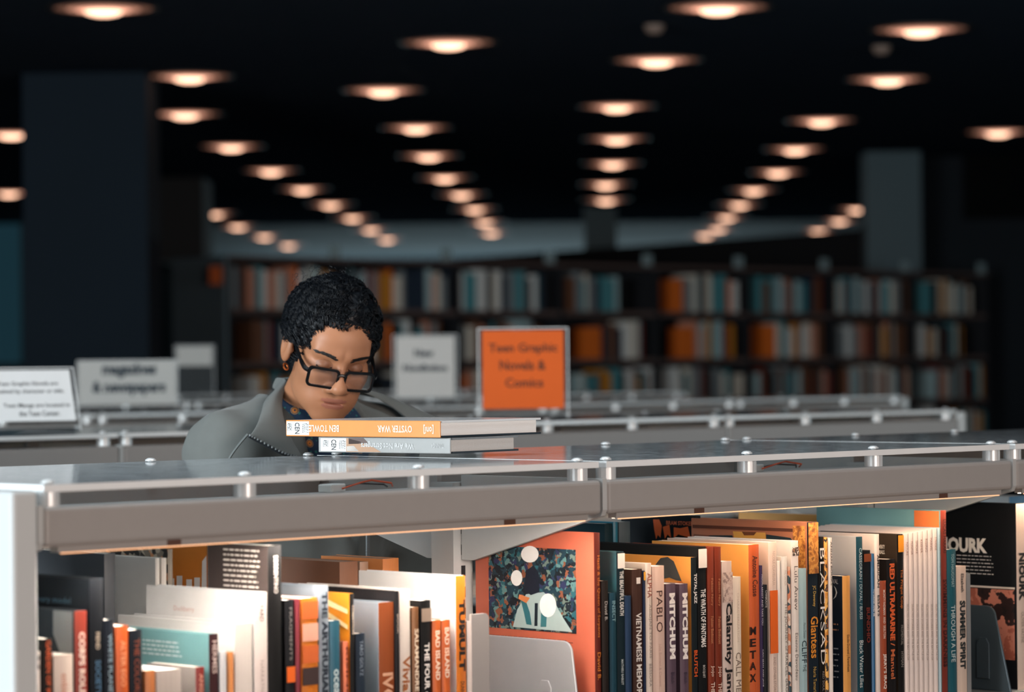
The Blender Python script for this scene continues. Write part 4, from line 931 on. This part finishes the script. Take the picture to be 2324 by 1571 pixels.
# ================================================================== THE READER
PB = 0.97                                         # how far behind the row front she stands
sB, _ = front(700, 960, PB)
PR = empty('person', sp(sB, PB, 0), RZ)           # local: x along s (her left), y along p, she faces -y
tag(PR, 'dark-haired person in glasses and grey zip jacket reading over the shelf', 'person')
wp = sp(sB, PB, 0)
HC = np.array([1.213 - sB, -0.135, 1.525])              # middle of the head between the ears
HM = (Matrix.Rotation(math.radians(-27), 3, 'Z') @ Matrix.Rotation(math.radians(22.5), 3, 'X') @ Matrix.Rotation(math.radians(8), 3, 'Y'))
HMn = np.array(HM)
HS = 0.865
def head_to_person(P): return (np.asarray(P) * HS) @ HMn.T + HC

SKIN = mat('#a97353', 0.48, 0, 0.06, 40, spec=0.4)
SKIN.node_tree.nodes['Principled BSDF'].inputs['Subsurface Weight'].default_value = 0.12
SKIN.node_tree.nodes['Principled BSDF'].inputs['Subsurface Radius'].default_value = (0.012, 0.005, 0.003)
LIP = mat('#9d6350', 0.42, 0, 0.08, 60, spec=0.5)
LID = mat('#8e5f45', 0.5, 0, 0.06, 60)  # darker than the skin: shade around the eyes put into the colour
HAIRM = mat('#080c12', 0.42, 0, 0.3, 90, spec=0.35)
JACKET = mat('#636663', 0.85, 0, 0.06, 60, sheen=0.15, bump=0.15)
JACKET_IN = mat('#4b5154', 0.85, 0, 0.06, 60)

def head_sdf(P):
    x = np.abs(P[..., 0]); Q = np.stack([x, P[..., 1], P[..., 2]], -1)
    d = ell(P, (0, 0.018, 0.038), (0.073, 0.094, 0.082))
    d = smin(d, ell(P, (0, -0.035, -0.03), (0.060, 0.060, 0.080)), 0.03)
    d = smin(d, ell(P, (0, -0.060, 0.045), (0.056, 0.036, 0.042)), 0.03)          # forehead
    d = smin(d, ell(Q, (0.044, -0.052, -0.022), (0.023, 0.030, 0.026)), 0.025)     # cheek bones
    d = smin(d, ell(Q, (0.046, -0.008, -0.070), (0.014, 0.030, 0.026)), 0.03)      # jaw corners
    d = smin(d, ell(P, (0, -0.074, -0.104), (0.033, 0.021, 0.020)), 0.030)         # chin
    d = smin(d, ell(P, (0, -0.072, -0.070), (0.040, 0.025, 0.028)), 0.024)
    d = smin(d, ell(Q, (0.034, -0.045, -0.070), (0.022, 0.030, 0.030)), 0.025)         # muzzle
    d = smin(d, cap(Q, (0.010, -0.088, 0.024), (0.045, -0.074, 0.026), 0.0085, 0.008), 0.016)   # brow ridge
    d = smax(d, -ell(Q, (0.032, -0.106, 0.000), (0.020, 0.022, 0.013)), 0.014)     # sockets
    d = smin(d, ell(Q, (0.0315, -0.0745, 0.000), (0.0155, 0.0145, 0.0120)), 0.004)  # closed lids over the eyes
    d = smin(d, cap(P, (0, -0.088, 0.014), (0, -0.110, -0.032), 0.0082, 0.0110), 0.010)
    d = smin(d, ell(P, (0, -0.111, -0.036), (0.0148, 0.0135, 0.0118)), 0.008)
    d = smin(d, ell(Q, (0.0160, -0.0985, -0.0405), (0.0095, 0.0125, 0.0092)), 0.006)
    d = smax(d, -ell(Q, (0.0065, -0.108, -0.0475), (0.0035, 0.005, 0.004)), 0.003)
    d = smin(d, ell(P, (0, -0.0900, -0.0645), (0.0265, 0.0078, 0.0048)), 0.006)      # upper lip
    d = smin(d, ell(P, (0, -0.0892, -0.0765), (0.0235, 0.0086, 0.0056)), 0.006)     # lower lip
    d = smax(d, -ell(P, (0, -0.1005, -0.0705), (0.0265, 0.0085, 0.0012)), 0.0025)
    d = smax(d, -ell(P, (0, -0.1100, -0.0545), (0.004, 0.009, 0.007)), 0.006)      # philtrum
    # ears
    E = np.stack([x, P[..., 1] + (x - 0.07) * -0.75, P[..., 2]], -1)
    e = ell(E, (0.0800, 0.013, -0.006), (0.0090, 0.0195, 0.034))
    e = smax(e, -ell(E, (0.0890, 0.009, -0.001), (0.0080, 0.012, 0.022)), 0.004)
    e = smin(e, ell(E, (0.0760, 0.004, -0.010), (0.006, 0.005, 0.007)), 0.004)
    d = smin(d, e, 0.005)
    return d
h = 0.0020
G = grid((-0.102, -0.135, -0.135), (0.102, 0.125, 0.135), h)
hd = head_sdf(G)
# neck in head space
NB_ = np.array([HC[0] * 0.3, 0.015, 1.385])        # neck base in person space
nb_h = np.linalg.inv(HMn) @ ((NB_ - HC)) / HS
hd = smin(hd, cap(G, (0, 0.03, -0.05), nb_h, 0.048, 0.055), 0.03)
posh, qh = surface_nets(hd, (-0.102, -0.135, -0.135), h)
cen = posh[qh].mean(1)
mi = np.zeros(len(qh), int)
x, y, z = np.abs(cen[:, 0]), cen[:, 1], cen[:, 2]
upl = ((x / 0.0265) ** 2 + ((z + 0.0655) / 0.0060) ** 2 < 1) & (y < -0.080)
lol = ((x / 0.0235) ** 2 + ((z + 0.0760) / 0.0068) ** 2 < 1) & (y < -0.080)
mi[upl | lol] = 1
lid = (((x - 0.0315) / 0.0165) ** 2 + ((z - 0.001) / 0.0125) ** 2 < 1) & (y < -0.070)
mi[lid] = 2
posh_w = head_to_person(posh)

# body under the clothes (coarser), joined with the head into one figure
LSH, RSH = np.array([0.175, 0.0, 1.352]), np.array([-0.175, 0.0, 1.352])
LEL, REL = np.array([0.235, -0.02, 1.075]), np.array([-0.255, 0.0, 1.075])
LWR, RWR = np.array([0.085, -0.16, 0.99]), np.array([-0.075, -0.165, 0.985])
def torso(P, g=0.0):
    d = ell(P, (0, 0.012, 1.235), (0.158 + g, 0.105 + g, 0.165 + g))
    d = smin(d, cap(P, RSH, LSH, 0.052 + g), 0.05)
    d = smin(d, cap(P, (-0.13, 0.012, 1.362), (-0.03, 0.014, 1.412), 0.044 + g, 0.042 + g), 0.04)
    d = smin(d, cap(P, (0.13, 0.012, 1.362), (0.03, 0.014, 1.412), 0.044 + g, 0.042 + g), 0.04)
    d = smin(d, ell(P, (0, 0.01, 1.00), (0.140 + g, 0.100 + g, 0.19)), 0.07)
    d = smin(d, ell(P, (0, 0.02, 0.86), (0.165 + g, 0.115 + g, 0.12)), 0.06)
    return d
def arms(P, g=0.0):
    d = cap(P, LSH, LEL, 0.046 + g, 0.038 + g)
    d = smin(d, cap(P, LEL, LWR, 0.038 + g, 0.026 + g), 0.02)
    d = np.minimum(d, smin(cap(P, RSH, REL, 0.046 + g, 0.038 + g), cap(P, REL, RWR, 0.038 + g, 0.026 + g), 0.02))
    return d
def legs(P, g=0.0):
    d = None
    for sx in (-1, 1):
        a = cap(P, (sx * 0.085, 0.02, 0.84), (sx * 0.085, 0.0, 0.47), 0.078 + g, 0.052 + g)
        a = smin(a, cap(P, (sx * 0.085, 0.0, 0.47), (sx * 0.085, 0.03, 0.09), 0.052 + g, 0.036 + g), 0.03)
        d = a if d is None else smin(d, a, 0.01)
    return d
def hand(P, wr, inward):
    """palm and five bent fingers reaching forward and inward around the held book"""
    wr = np.array(wr); f = np.array([inward * 0.35, -0.93, -0.1]); f /= np.linalg.norm(f)
    sd = np.array([0, 0, 1.0]); pn = np.cross(f, sd)     # thumb side is up
    c = wr + f * 0.055
    d = cap(P, wr, c, 0.024, 0.026)
    for k, (o, L) in enumerate(((0.026, 0.072), (0.009, 0.080), (-0.009, 0.075), (-0.025, 0.060))):
        a = c + f * 0.022 + sd * o
        b1 = a + f * L * 0.45; b2 = b1 + f * L * 0.2 + np.array([inward, 0, 0]) * L * 0.16; b3 = b2 + np.array([inward, 0, 0]) * L * 0.12 - f * 0.004
        fg = np.minimum(np.minimum(cap(P, a, b1, 0.0092, 0.0086), cap(P, b1, b2, 0.0086, 0.008)), cap(P, b2, b3, 0.008, 0.007))
        d = smin(d, fg, 0.004)
    t0 = wr + f * 0.02 + sd * 0.018; t1 = t0 + f * 0.028 + sd * 0.026 + np.array([inward, 0, 0]) * 0.01; t2 = t1 + f * 0.03 + np.array([inward, 0, 0]) * 0.016
    d = smin(d, np.minimum(cap(P, t0, t1, 0.012, 0.010), cap(P, t1, t2, 0.010, 0.0085)), 0.006)
    return d
hb = 0.009
lo = (-0.36, -0.2, 0.02); G = grid(lo, (0.36, 0.22, 1.47), hb)
bd = smin(torso(G), arms(G), 0.03); bd = smin(bd, legs(G), 0.05)
bd = smin(bd, cap(G, (0, 0.014, 1.36), NB_ + (0, -0.005, 0.03), 0.052), 0.03)
posb, qb = surface_nets(bd, lo, hb)
hv, hq = [], []; k = len(posh_w) + len(posb)
for wr, inw in ((LWR, -1), (RWR, 1)):
    l2 = np.minimum(wr, wr) - np.array([0.09, 0.19, 0.06]); G = grid(l2, wr + np.array([0.09, 0.03, 0.09]), 0.0035)
    a, q = surface_nets(hand(G, wr, inw), l2, 0.0035); hv.append(a); hq.append(q + k); k += len(a)
allp = np.concatenate([posh_w, posb] + hv); allq = np.concatenate([qh, qb + len(posh_w)] + hq)
allm = np.concatenate([mi, np.zeros(len(qb) + sum(len(q) for q in hq), int)])
mesh_np('body', allp, allq, [SKIN, LIP, LID], PR, allm.tolist(), 1)

# clothes ---------------------------------------------------------------
def noise3(P, s, seed):
    rs = np.random.RandomState(seed); out = 0
    for _ in range(5):
        kx = rs.normal(size=3) * s; out = out + np.sin(P @ kx + rs.uniform(0, 6.28))
    return out / 5
lo = (-0.40, -0.24, 0.72); hj = 0.0062
G = grid(lo, (0.40, 0.24, 1.50), hj)
jd = smin(torso(G, 0.020), arms(G, 0.019), 0.035)
# folds along the sleeves and chest
jd = jd + 0.0065 * noise3(G * np.array([1.0, 1.0, 0.40]), 38, 3) + 0.0022 * noise3(G, 75, 5)
jd = smax(jd, 0.78 - G[..., 2], 0.01)
neckcut = cap(G, (0, 0.005, 1.33), NB_ + np.array([0, -0.02, 0.16]), 0.050, 0.085)
jd = smax(jd, -neckcut, 0.012)
vcut = np.maximum(np.abs(G[..., 0] - 0.005) - np.clip((G[..., 2] - 1.20) * 0.52, -1, 0.075), G[..., 1] + 0.03)
jd = smax(jd, -vcut, 0.006)
jd = smax(jd, -np.minimum(cap(G, LWR, LWR + np.array([-0.05, -0.13, 0]), 0.034), cap(G, RWR, RWR + np.array([0.05, -0.13, 0]), 0.034)), 0.004)
pj, qj = surface_nets(jd, lo, hj)
mesh_np('jacket', pj, qj, JACKET, PR, None, 2)
jk = [o for o in PR.children if o.name.startswith('jacket')][0]

# floral high-neck shirt
FLOR = bpy.data.materials.new('floral_print'); FLOR.use_nodes = True
nt = FLOR.node_tree; bs = nt.nodes['Principled BSDF']; bs.inputs['Roughness'].default_value = 0.8
tc = nt.nodes.new('ShaderNodeTexCoord')
def vor(scale, feat='F1'):
    v = nt.nodes.new('ShaderNodeTexVoronoi'); v.inputs['Scale'].default_value = scale; v.feature = feat
    nt.links.new(tc.outputs['Object'], v.inputs['Vector']); return v
v1 = vor(46); r1 = nt.nodes.new('ShaderNodeValToRGB'); r1.color_ramp.interpolation = 'CONSTANT'
e = r1.color_ramp.elements; e[0].position = 0; e[0].color = hexc('#1c2b4a'); e[1].position = 0.09; e[1].color = hexc('#d0803a')
for p_, c_ in ((0.24, '#26304a'), (0.29, '#c99a62'), (0.33, '#20425c')): q = e.new(p_); q.color = hexc(c_)
nt.links.new(v1.outputs['Distance'], r1.inputs[0])
v2 = vor(120); r2 = nt.nodes.new('ShaderNodeValToRGB'); r2.color_ramp.interpolation = 'CONSTANT'
e = r2.color_ramp.elements; e[0].position = 0; e[0].color = hexc('#2f7a74'); e[1].position = 0.28; e[1].color = hexc('#1d3550')
nt.links.new(v2.outputs['Distance'], r2.inputs[0])
mxn = nt.nodes.new('ShaderNodeMix'); mxn.data_type = 'RGBA'
lt = nt.nodes.new('ShaderNodeMath'); lt.operation = 'LESS_THAN'; lt.inputs[1].default_value = 0.34
nt.links.new(v1.outputs['Distance'], lt.inputs[0]); nt.links.new(lt.outputs[0], mxn.inputs['Factor'])
nt.links.new(r2.outputs[0], mxn.inputs['A']); nt.links.new(r1.outputs[0], mxn.inputs['B']); nt.links.new(mxn.outputs['Result'], bs.inputs['Base Color'])
lo = (-0.2, -0.2, 0.95); G = grid(lo, (0.2, 0.2, 1.50), 0.006)
sd_ = torso(G, 0.009)
sd_ = smax(sd_, np.abs(G[..., 0]) - 0.15, 0.01); sd_ = smax(sd_, 1.0 - G[..., 2], 0.01)
neckdir = (head_to_person((0, 0.03, -0.05)) - NB_); neckdir /= np.linalg.norm(neckdir)
nk = cap(G, NB_ - np.array([0, 0, 0.04]), NB_ + neckdir * 0.050, 0.056, 0.055)
nk = nk + 0.002 * np.sin((G @ neckdir) * 420)
sd_ = smin(sd_, nk, 0.02)
ps, qs = surface_nets(sd_, lo, 0.006)
mesh_np('shirt', ps, qs, FLOR, PR, None, 2)

# collar with open lapels, and zip ------------------------------------------
def ribbon(name, rows, m, parent, th=0.004, sub=2):
    """rows: list of polylines (same length) spanning a sheet"""
    n, k = len(rows[0]), len(rows)
    me = bpy.data.meshes.new(name)
    me.from_pydata([tuple(p) for r_ in rows for p in r_], [], [(i * n + j, i * n + j + 1, (i + 1) * n + j + 1, (i + 1) * n + j) for i in range(k - 1) for j in range(n - 1)])
    me.materials.append(m); me.polygons.foreach_set('use_smooth', [True] * len(me.polygons))
    o = bpy.data.objects.new(name, me); COL.objects.link(o); o.parent = parent
    s_ = o.modifiers.new('thickness', 'SOLIDIFY'); s_.thickness = th; s_.offset = 0
    d_ = o.modifiers.new('smooth', 'SUBSURF'); d_.levels = sub; d_.render_levels = sub
    return o
def spl(ctrl, n=14):
    c = np.array(ctrl, float); t = np.linspace(0, len(c) - 1, n); out = []
    for u in t:
        i = min(int(u), len(c) - 2); f = u - i
        p0, p1, p2, p3 = c[max(i - 1, 0)], c[i], c[i + 1], c[min(i + 2, len(c) - 1)]
        out.append(0.5 * ((2 * p1) + (-p0 + p2) * f + (2 * p0 - 5 * p1 + 4 * p2 - p3) * f ** 2 + (-p0 + 3 * p1 - 3 * p2 + p3) * f ** 3))
    return out
def pl(x_, y_, dp):
    s_, z_ = front(x_, y_, PB + dp); return np.array([s_ - sB, dp, z_])
inn = [(654, 866, 0.010), (644, 895, -0.035), (641, 930, -0.070), (650, 968, -0.100), (668, 1005, -0.120), (692, 1042, -0.130)]
mid = [(646, 862, 0.012), (626, 893, -0.045), (620, 930, -0.085), (622, 968, -0.118), (630, 1003, -0.138), (648, 1040, -0.148)]
out = [(624, 888, 0.022), (600, 910, -0.030), (592, 935, -0.070), (583, 960, -0.105), (572, 978, -0.122), (562, 988, -0.128)]
for sx in (-1, 1):
    rows = []
    for rw in (inn, mid, out):
        pts = [pl(*q) for q in rw]
        back = np.array([0.0, 0.085 + (0.012 if rw is out else 0), pts[0][2] + 0.004]); pts = [back] + pts
        if sx == 1: pts = [np.array([0.012 - q[0], q[1], q[2]]) for q in pts]
        rows.append(spl(pts, 16))
    ribbon('collar', rows, JACKET, jk, 0.005)
    e0, e1, e2 = rows[2][-1], rows[1][-1], rows[0][-1]
    teeth = spl([e0, e1 * 0.5 + (e0 + e2) * 0.25, e2], 22); b = MB()
    b.tube([q + np.array([0, -0.004, -0.001]) for q in teeth], 0.0032, 6); b.build('zip_tape', mat('#2a2f33', 0.7), jk)
    b = MB()
    for q in teeth: b.box(q[0] - 0.0014, q[0] + 0.0014, q[1] - 0.0085, q[1] - 0.0055, q[2] - 0.0016, q[2] + 0.0016)
    b.build('zipper', mat('#b9bdbd', 0.35, 0.7), jk)
    b = MB(); sm = [pl(562, 986, -0.118), pl(540, 1012, -0.112), pl(518, 1045, -0.105), pl(500, 1090, -0.1)]
    if sx == 1: sm = [np.array([0.012 - q[0], q[1], q[2]]) for q in sm]
    b.tube(spl(sm, 10), 0.0022, 5); b.build('seam', mat('#6c7170', 0.8), jk)
b = MB()
zp = spl([(0.006, -0.141, 1.235), (0.006, -0.139, 1.15), (0.006, -0.128, 1.02), (0.006, -0.128, 0.82)], 60)
for i, p in enumerate(zp):
    b.box(p[0] - 0.0035, p[0] + 0.0035, p[1] - 0.004, p[1] - 0.0015, p[2] - 0.0022, p[2] + 0.0022)
b.build('zipper', mat('#8d9294', 0.4, 0.6), jk)

# trousers and shoes
lo = (-0.22, -0.16, 0.04); G = grid(lo, (0.22, 0.2, 0.96), 0.009)
td = smin(legs(G, 0.014), ell(G, (0, 0.02, 0.86), (0.172, 0.122, 0.13)), 0.04); td = smax(td, 0.07 - G[..., 2], 0.01); td = smax(td, G[..., 2] - 0.94, 0.01)
p_, q_ = surface_nets(td, lo, 0.009); mesh_np('trousers', p_, q_, mat('#20252c', 0.85, 0, 0.1, 60), PR, None, 2)
for sx in (-1, 1):
    lo = (sx * 0.085 - 0.06, -0.20, 0.0); G = grid(lo, (sx * 0.085 + 0.06, 0.10, 0.12), 0.006)
    d = smin(ell(G, (sx * 0.085, -0.06, 0.03), (0.046, 0.125, 0.036)), ell(G, (sx * 0.085, 0.03, 0.05), (0.042, 0.05, 0.056)), 0.03)
    d = smax(d, 0.004 - G[..., 2], 0.004)
    p_, q_ = surface_nets(d, lo, 0.006); mesh_np('shoe', p_, q_, mat('#17181a', 0.5), PR, None, 1)

# hair -------------------------------------------------------------------
def hair_sdf(P):
    d = ell(P, (0, 0.022, 0.046), (0.088, 0.108, 0.093))
    d = smin(d, ell(P, (0.0, 0.085, -0.030), (0.055, 0.045, 0.055)), 0.03)
    d = smin(d, ell(P, (0.004, 0.125, -0.062), (0.042, 0.036, 0.040)), 0.015)     # low bun
    xa = np.abs(P[..., 0])
    face = ell(P, (0.0, -0.125, -0.044), (0.064, 0.075, 0.092))
    Q = np.stack([xa, P[..., 1], P[..., 2]], -1)
    face = smin(face, ell(Q, (0.075, -0.050, -0.050), (0.036, 0.062, 0.075)), 0.02)
    face = smin(face, ell(Q, (0.098, 0.014, -0.012), (0.026, 0.028, 0.046)), 0.01)
    face = smax(face, -ell(P, (0.004, -0.080, 0.088), (0.012, 0.03, 0.020)), 0.02)
    d = smax(d, -face, 0.010)
    d = d + 0.0045 * noise3(P, 110, 8) + 0.0022 * noise3(P, 300, 9)
    return d
lo = (-0.10, -0.11, -0.12); G = grid(lo, (0.10, 0.18, 0.15), 0.0026)
hdn = hair_sdf(G)
pv, qv = surface_nets(hdn, lo, 0.0026)
hair = mesh_np('hair', head_to_person(pv), qv, HAIRM, PR, None, 1)
def gradn(P, e=0.0015):
    g = np.stack([hair_s(P + np.eye(3)[i] * e) - hair_s(P - np.eye(3)[i] * e) for i in range(3)], -1)
    return g / np.maximum(np.linalg.norm(g, axis=-1, keepdims=True), 1e-9)
def hair_s(P):
    d = ell(P, (0, 0.022, 0.046), (0.088, 0.108, 0.093))
    d = smin(d, ell(P, (0.0, 0.085, -0.030), (0.055, 0.045, 0.055)), 0.03)
    return smin(d, ell(P, (0.004, 0.125, -0.062), (0.042, 0.036, 0.040)), 0.015)
rs = np.random.RandomState(4)
pick = pv[rs.choice(len(pv), 5000, replace=False)]
keep = (pick[:, 1] < 0.10) & (hair_s(pick) > -0.006) & ((pick[:, 2] > -0.02) | (pick[:, 1] > 0.02))
roots = pick[keep][:420]; PER = 13
bun = np.array([0.004, 0.125, -0.062])
P = np.repeat(roots, PER, 0) + rs.normal(size=(len(roots) * PER, 3)) * 0.0022
N = len(P); NS = 20
rep = lambda a: np.repeat(a, PER)
C_ = len(roots)
ph = rep(rs.uniform(0, 6.28, C_)) + rs.normal(size=N) * 0.25; amp = rep(rs.uniform(0.0020, 0.0048, C_)) * rs.uniform(0.8, 1.2, N)
wl = rep(rs.uniform(0.017, 0.030, C_)); lift = rep(rs.uniform(0.0015, 0.0085, C_)) + rs.uniform(-0.001, 0.001, N)
step = rep(rs.uniform(0.0030, 0.0046, C_))
tr = []
for k in range(NS):
    n = gradn(P); P = P - n * (hair_s(P)[:, None])
    dr = bun - P; dr[:, 2] += 0.10 * np.clip((0.06 - P[:, 1]) / 0.12, 0, 1)
    dr = dr - (dr * n).sum(1, keepdims=True) * n; dr /= np.maximum(np.linalg.norm(dr, axis=1, keepdims=True), 1e-9)
    sdv = np.cross(dr, n)
    w_ = ph + k * step / wl * 6.28
    env = 1.0 - 0.5 * (k == 0)
    tr.append(P + n * (lift * min(1, 0.3 + k / 5) + amp * 0.6 * np.cos(w_) * env)[:, None] + sdv * (amp * 1.3 * np.sin(w_))[:, None])
    P = P + dr * step[:, None]
tr = np.stack(tr, 1)                                # N, NS, 3
trp = head_to_person(tr.reshape(-1, 3)).reshape(N, NS, 3)
tan = np.gradient(trp, axis=1); tan /= np.maximum(np.linalg.norm(tan, axis=2, keepdims=True), 1e-9)
a = np.cross(tan, np.array([0.3, 0.2, 0.93])); a /= np.maximum(np.linalg.norm(a, axis=2, keepdims=True), 1e-9); bb = np.cross(tan, a)
rad = (rs.uniform(0.00045, 0.0009, N)[:, None] * np.linspace(1.0, 0.5, NS)[None])[..., None]
ring = np.stack([trp + rad * (a * math.cos(t) + bb * math.sin(t)) for t in (0, 2.094, 4.189)], 2)   # N,NS,3,3
V = ring.reshape(-1, 3)
b0 = (np.arange(N) * NS * 3)[:, None, None] + (np.arange(NS - 1) * 3)[None, :, None]
F = []
for j in range(3):
    j2 = (j + 1) % 3
    F.append(np.stack([b0 + j, b0 + j2, b0 + j2 + 3, b0 + j + 3], -1).reshape(-1, 4))
F = np.concatenate(F)
curls = mesh_np('curls', V, F, HAIRM, hair, None, 0)
curls['kind'] = 'stuff'
# loose curls at the hairline and frizz
b = MB(); rr = random.Random(5)
for i in range(340):
    th = rr.uniform(-1.9, 1.9); el = rr.uniform(0.25, 1.45)
    c0 = np.array([0.085 * math.sin(th) * math.cos(el), 0.022 - 0.108 * math.cos(th) * math.cos(el) * (1 if abs(th) < 1.0 else 0.6) + (0.0 if rr.random() < .5 else 0.1 * rr.random()), 0.046 + 0.094 * math.sin(el)])
    if c0[1] < -0.05 and c0[2] < 0.06: continue
    nrm = (c0 - np.array([0, 0.02, 0.046])); nrm /= np.linalg.norm(nrm)
    sd0 = np.cross(nrm, [0.2, 1, 0.3]); sd0 /= np.linalg.norm(sd0); up0 = np.cross(sd0, nrm); L = rr.uniform(0.008, 0.022); R0 = rr.uniform(0.002, 0.005)
    pts = [head_to_person(c0 - nrm * 0.006 + nrm * (L * t / 7) + sd0 * R0 * math.sin(t * 1.1 + i) + up0 * (R0 * math.cos(t * 1.1 + i) + 0.01 * t / 7)) for t in range(8)]
    b.tube(pts, 0.00028, 3)
b.build('loose_curls', HAIRM, hair)

# brows, lashes ---------------------------------------------------------
def face_y(x, z):                                     # surface point of the face at (x, z)
    ys = np.linspace(-0.13, -0.03, 120); Pq = np.stack([np.full(120, x), ys, np.full(120, z)], -1)
    dd = head_sdf(Pq); i = int(np.argmax(dd < 0)); return ys[i]
for sx in (-1, 1):
    b = MB()
    for i in range(150):
        t = rr.random(); xx = sx * (0.012 + 0.042 * t); zz = 0.0195 + 0.0062 * math.sin(t * 2.2) + rr.uniform(-0.0042, 0.0042) * (1 - 0.6 * t)
        yy = face_y(xx, zz); dx = sx * 0.006; yy2 = face_y(xx + dx, zz + 0.0014)
        b.tube([head_to_person((xx, yy - 0.0003, zz)), head_to_person((xx + dx * 0.5, (yy + yy2) / 2 - 0.0016, zz + 0.001)), head_to_person((xx + dx, yy2 - 0.0006, zz + 0.0014))], [0.0008, 0.0007, 0.0004], 3)
    b.build('eyebrow', mat('#17120f', 0.6), PR)
    b = MB(); ln = []
    for i in range(9):
        t = i / 8 - 0.5; xx = sx * (0.0315 + 0.030 * t); zz = -0.0062 + 0.012 * t * t * 1.6; ln.append((xx, face_y(xx, zz) - 0.0006, zz))
    b.tube([head_to_person(q) for q in ln], 0.0011, 5)
    for q in ln[1:]:
        b.tube([head_to_person(q), head_to_person((q[0] + sx * 0.001, q[1] - 0.005, q[2] - 0.003))], [0.0005, 0.0002], 3)
    b.build('eyelashes', mat('#120e0d', 0.5), PR)

# glasses ----------------------------------------------------------------
gl = MB(); GZ, GY = -0.0165, -0.112
BLACKP = mat('#0c0d0f', 0.28, 0, 0.1, 40)
LENSM = clear('spectacle_lens', (0.97, 0.97, 0.97), 0.02, 0.02)
def lens_ring(cx, sx):
    w, hgt, t = 0.0530, 0.0320, 0.0046
    outer = rounded(w + 2 * t, hgt + 2 * t, 0.009, 6, cx - w / 2 - t, GZ - hgt / 2 - t); inner = rounded(w, hgt, 0.007, 6, cx - w / 2, GZ - hgt / 2)
    n = len(outer); cv = lambda x_: GY + 1.6 * x_ * x_
    vs_ = []
    for ring_, dy in ((outer, 0), (inner, 0), (outer, 0.0042), (inner, 0.0042)):
        vs_ += [head_to_person((x_, cv(x_) + dy, z_)) for x_, z_ in ring_]
    fs = []
    for i in range(n):
        j = (i + 1) % n
        fs += [(i, j, n + j, n + i), (2 * n + i, 3 * n + i, 3 * n + j, 2 * n + j), (i, 2 * n + i, 2 * n + j, j), (n + i, n + j, 3 * n + j, 3 * n + i)]
    gl.add(vs_, fs)
    lm = MB(); lm.add([head_to_person((x_, cv(x_) + 0.002, z_)) for x_, z_ in inner], [tuple(range(n))]); return lm
lms = [lens_ring(sx * 0.0360, sx) for sx in (-1, 1)]
gl.tube([head_to_person((x_, GY + 1.6 * x_ * x_ + 0.002, GZ + 0.006 + 0.004 * (1 - (x_ / 0.009) ** 2))) for x_ in np.linspace(-0.009, 0.009, 7)], 0.0027, 8)
go = gl.build('glasses', BLACKP, PR)
for lm in lms: lm.build('lens', LENSM, go)
for sx in (-1, 1):
    b = MB(); xe = sx * 0.0655
    pts = [(xe, GY + 1.6 * xe * xe + 0.002, GZ + 0.010), (sx * 0.0725, -0.088, GZ + 0.0115), (sx * 0.0755, -0.050, 0.004), (sx * 0.0775, -0.012, 0.018), (sx * 0.0775, 0.012, 0.024), (sx * 0.078, 0.03, 0.006)]
    b.tube([head_to_person(q) for q in spl(pts, 16)], [0.0042] * 5 + [0.0030] * 11, 6); b.build('temple_arm', BLACKP, go)
    b = MB(); c = head_to_person((sx * 0.0795, 0.004, -0.040))
    k_ = [(c[0] + 0.0045 * math.cos(t), c[1] + 0.002 * math.sin(t), c[2] - 0.004 + 0.0055 * math.sin(t)) for t in np.linspace(0, 6.28, 13)]
    b.tube(k_, 0.0016, 5); b.build('earring', mat('#c9713a', 0.3, 0.7), PR)
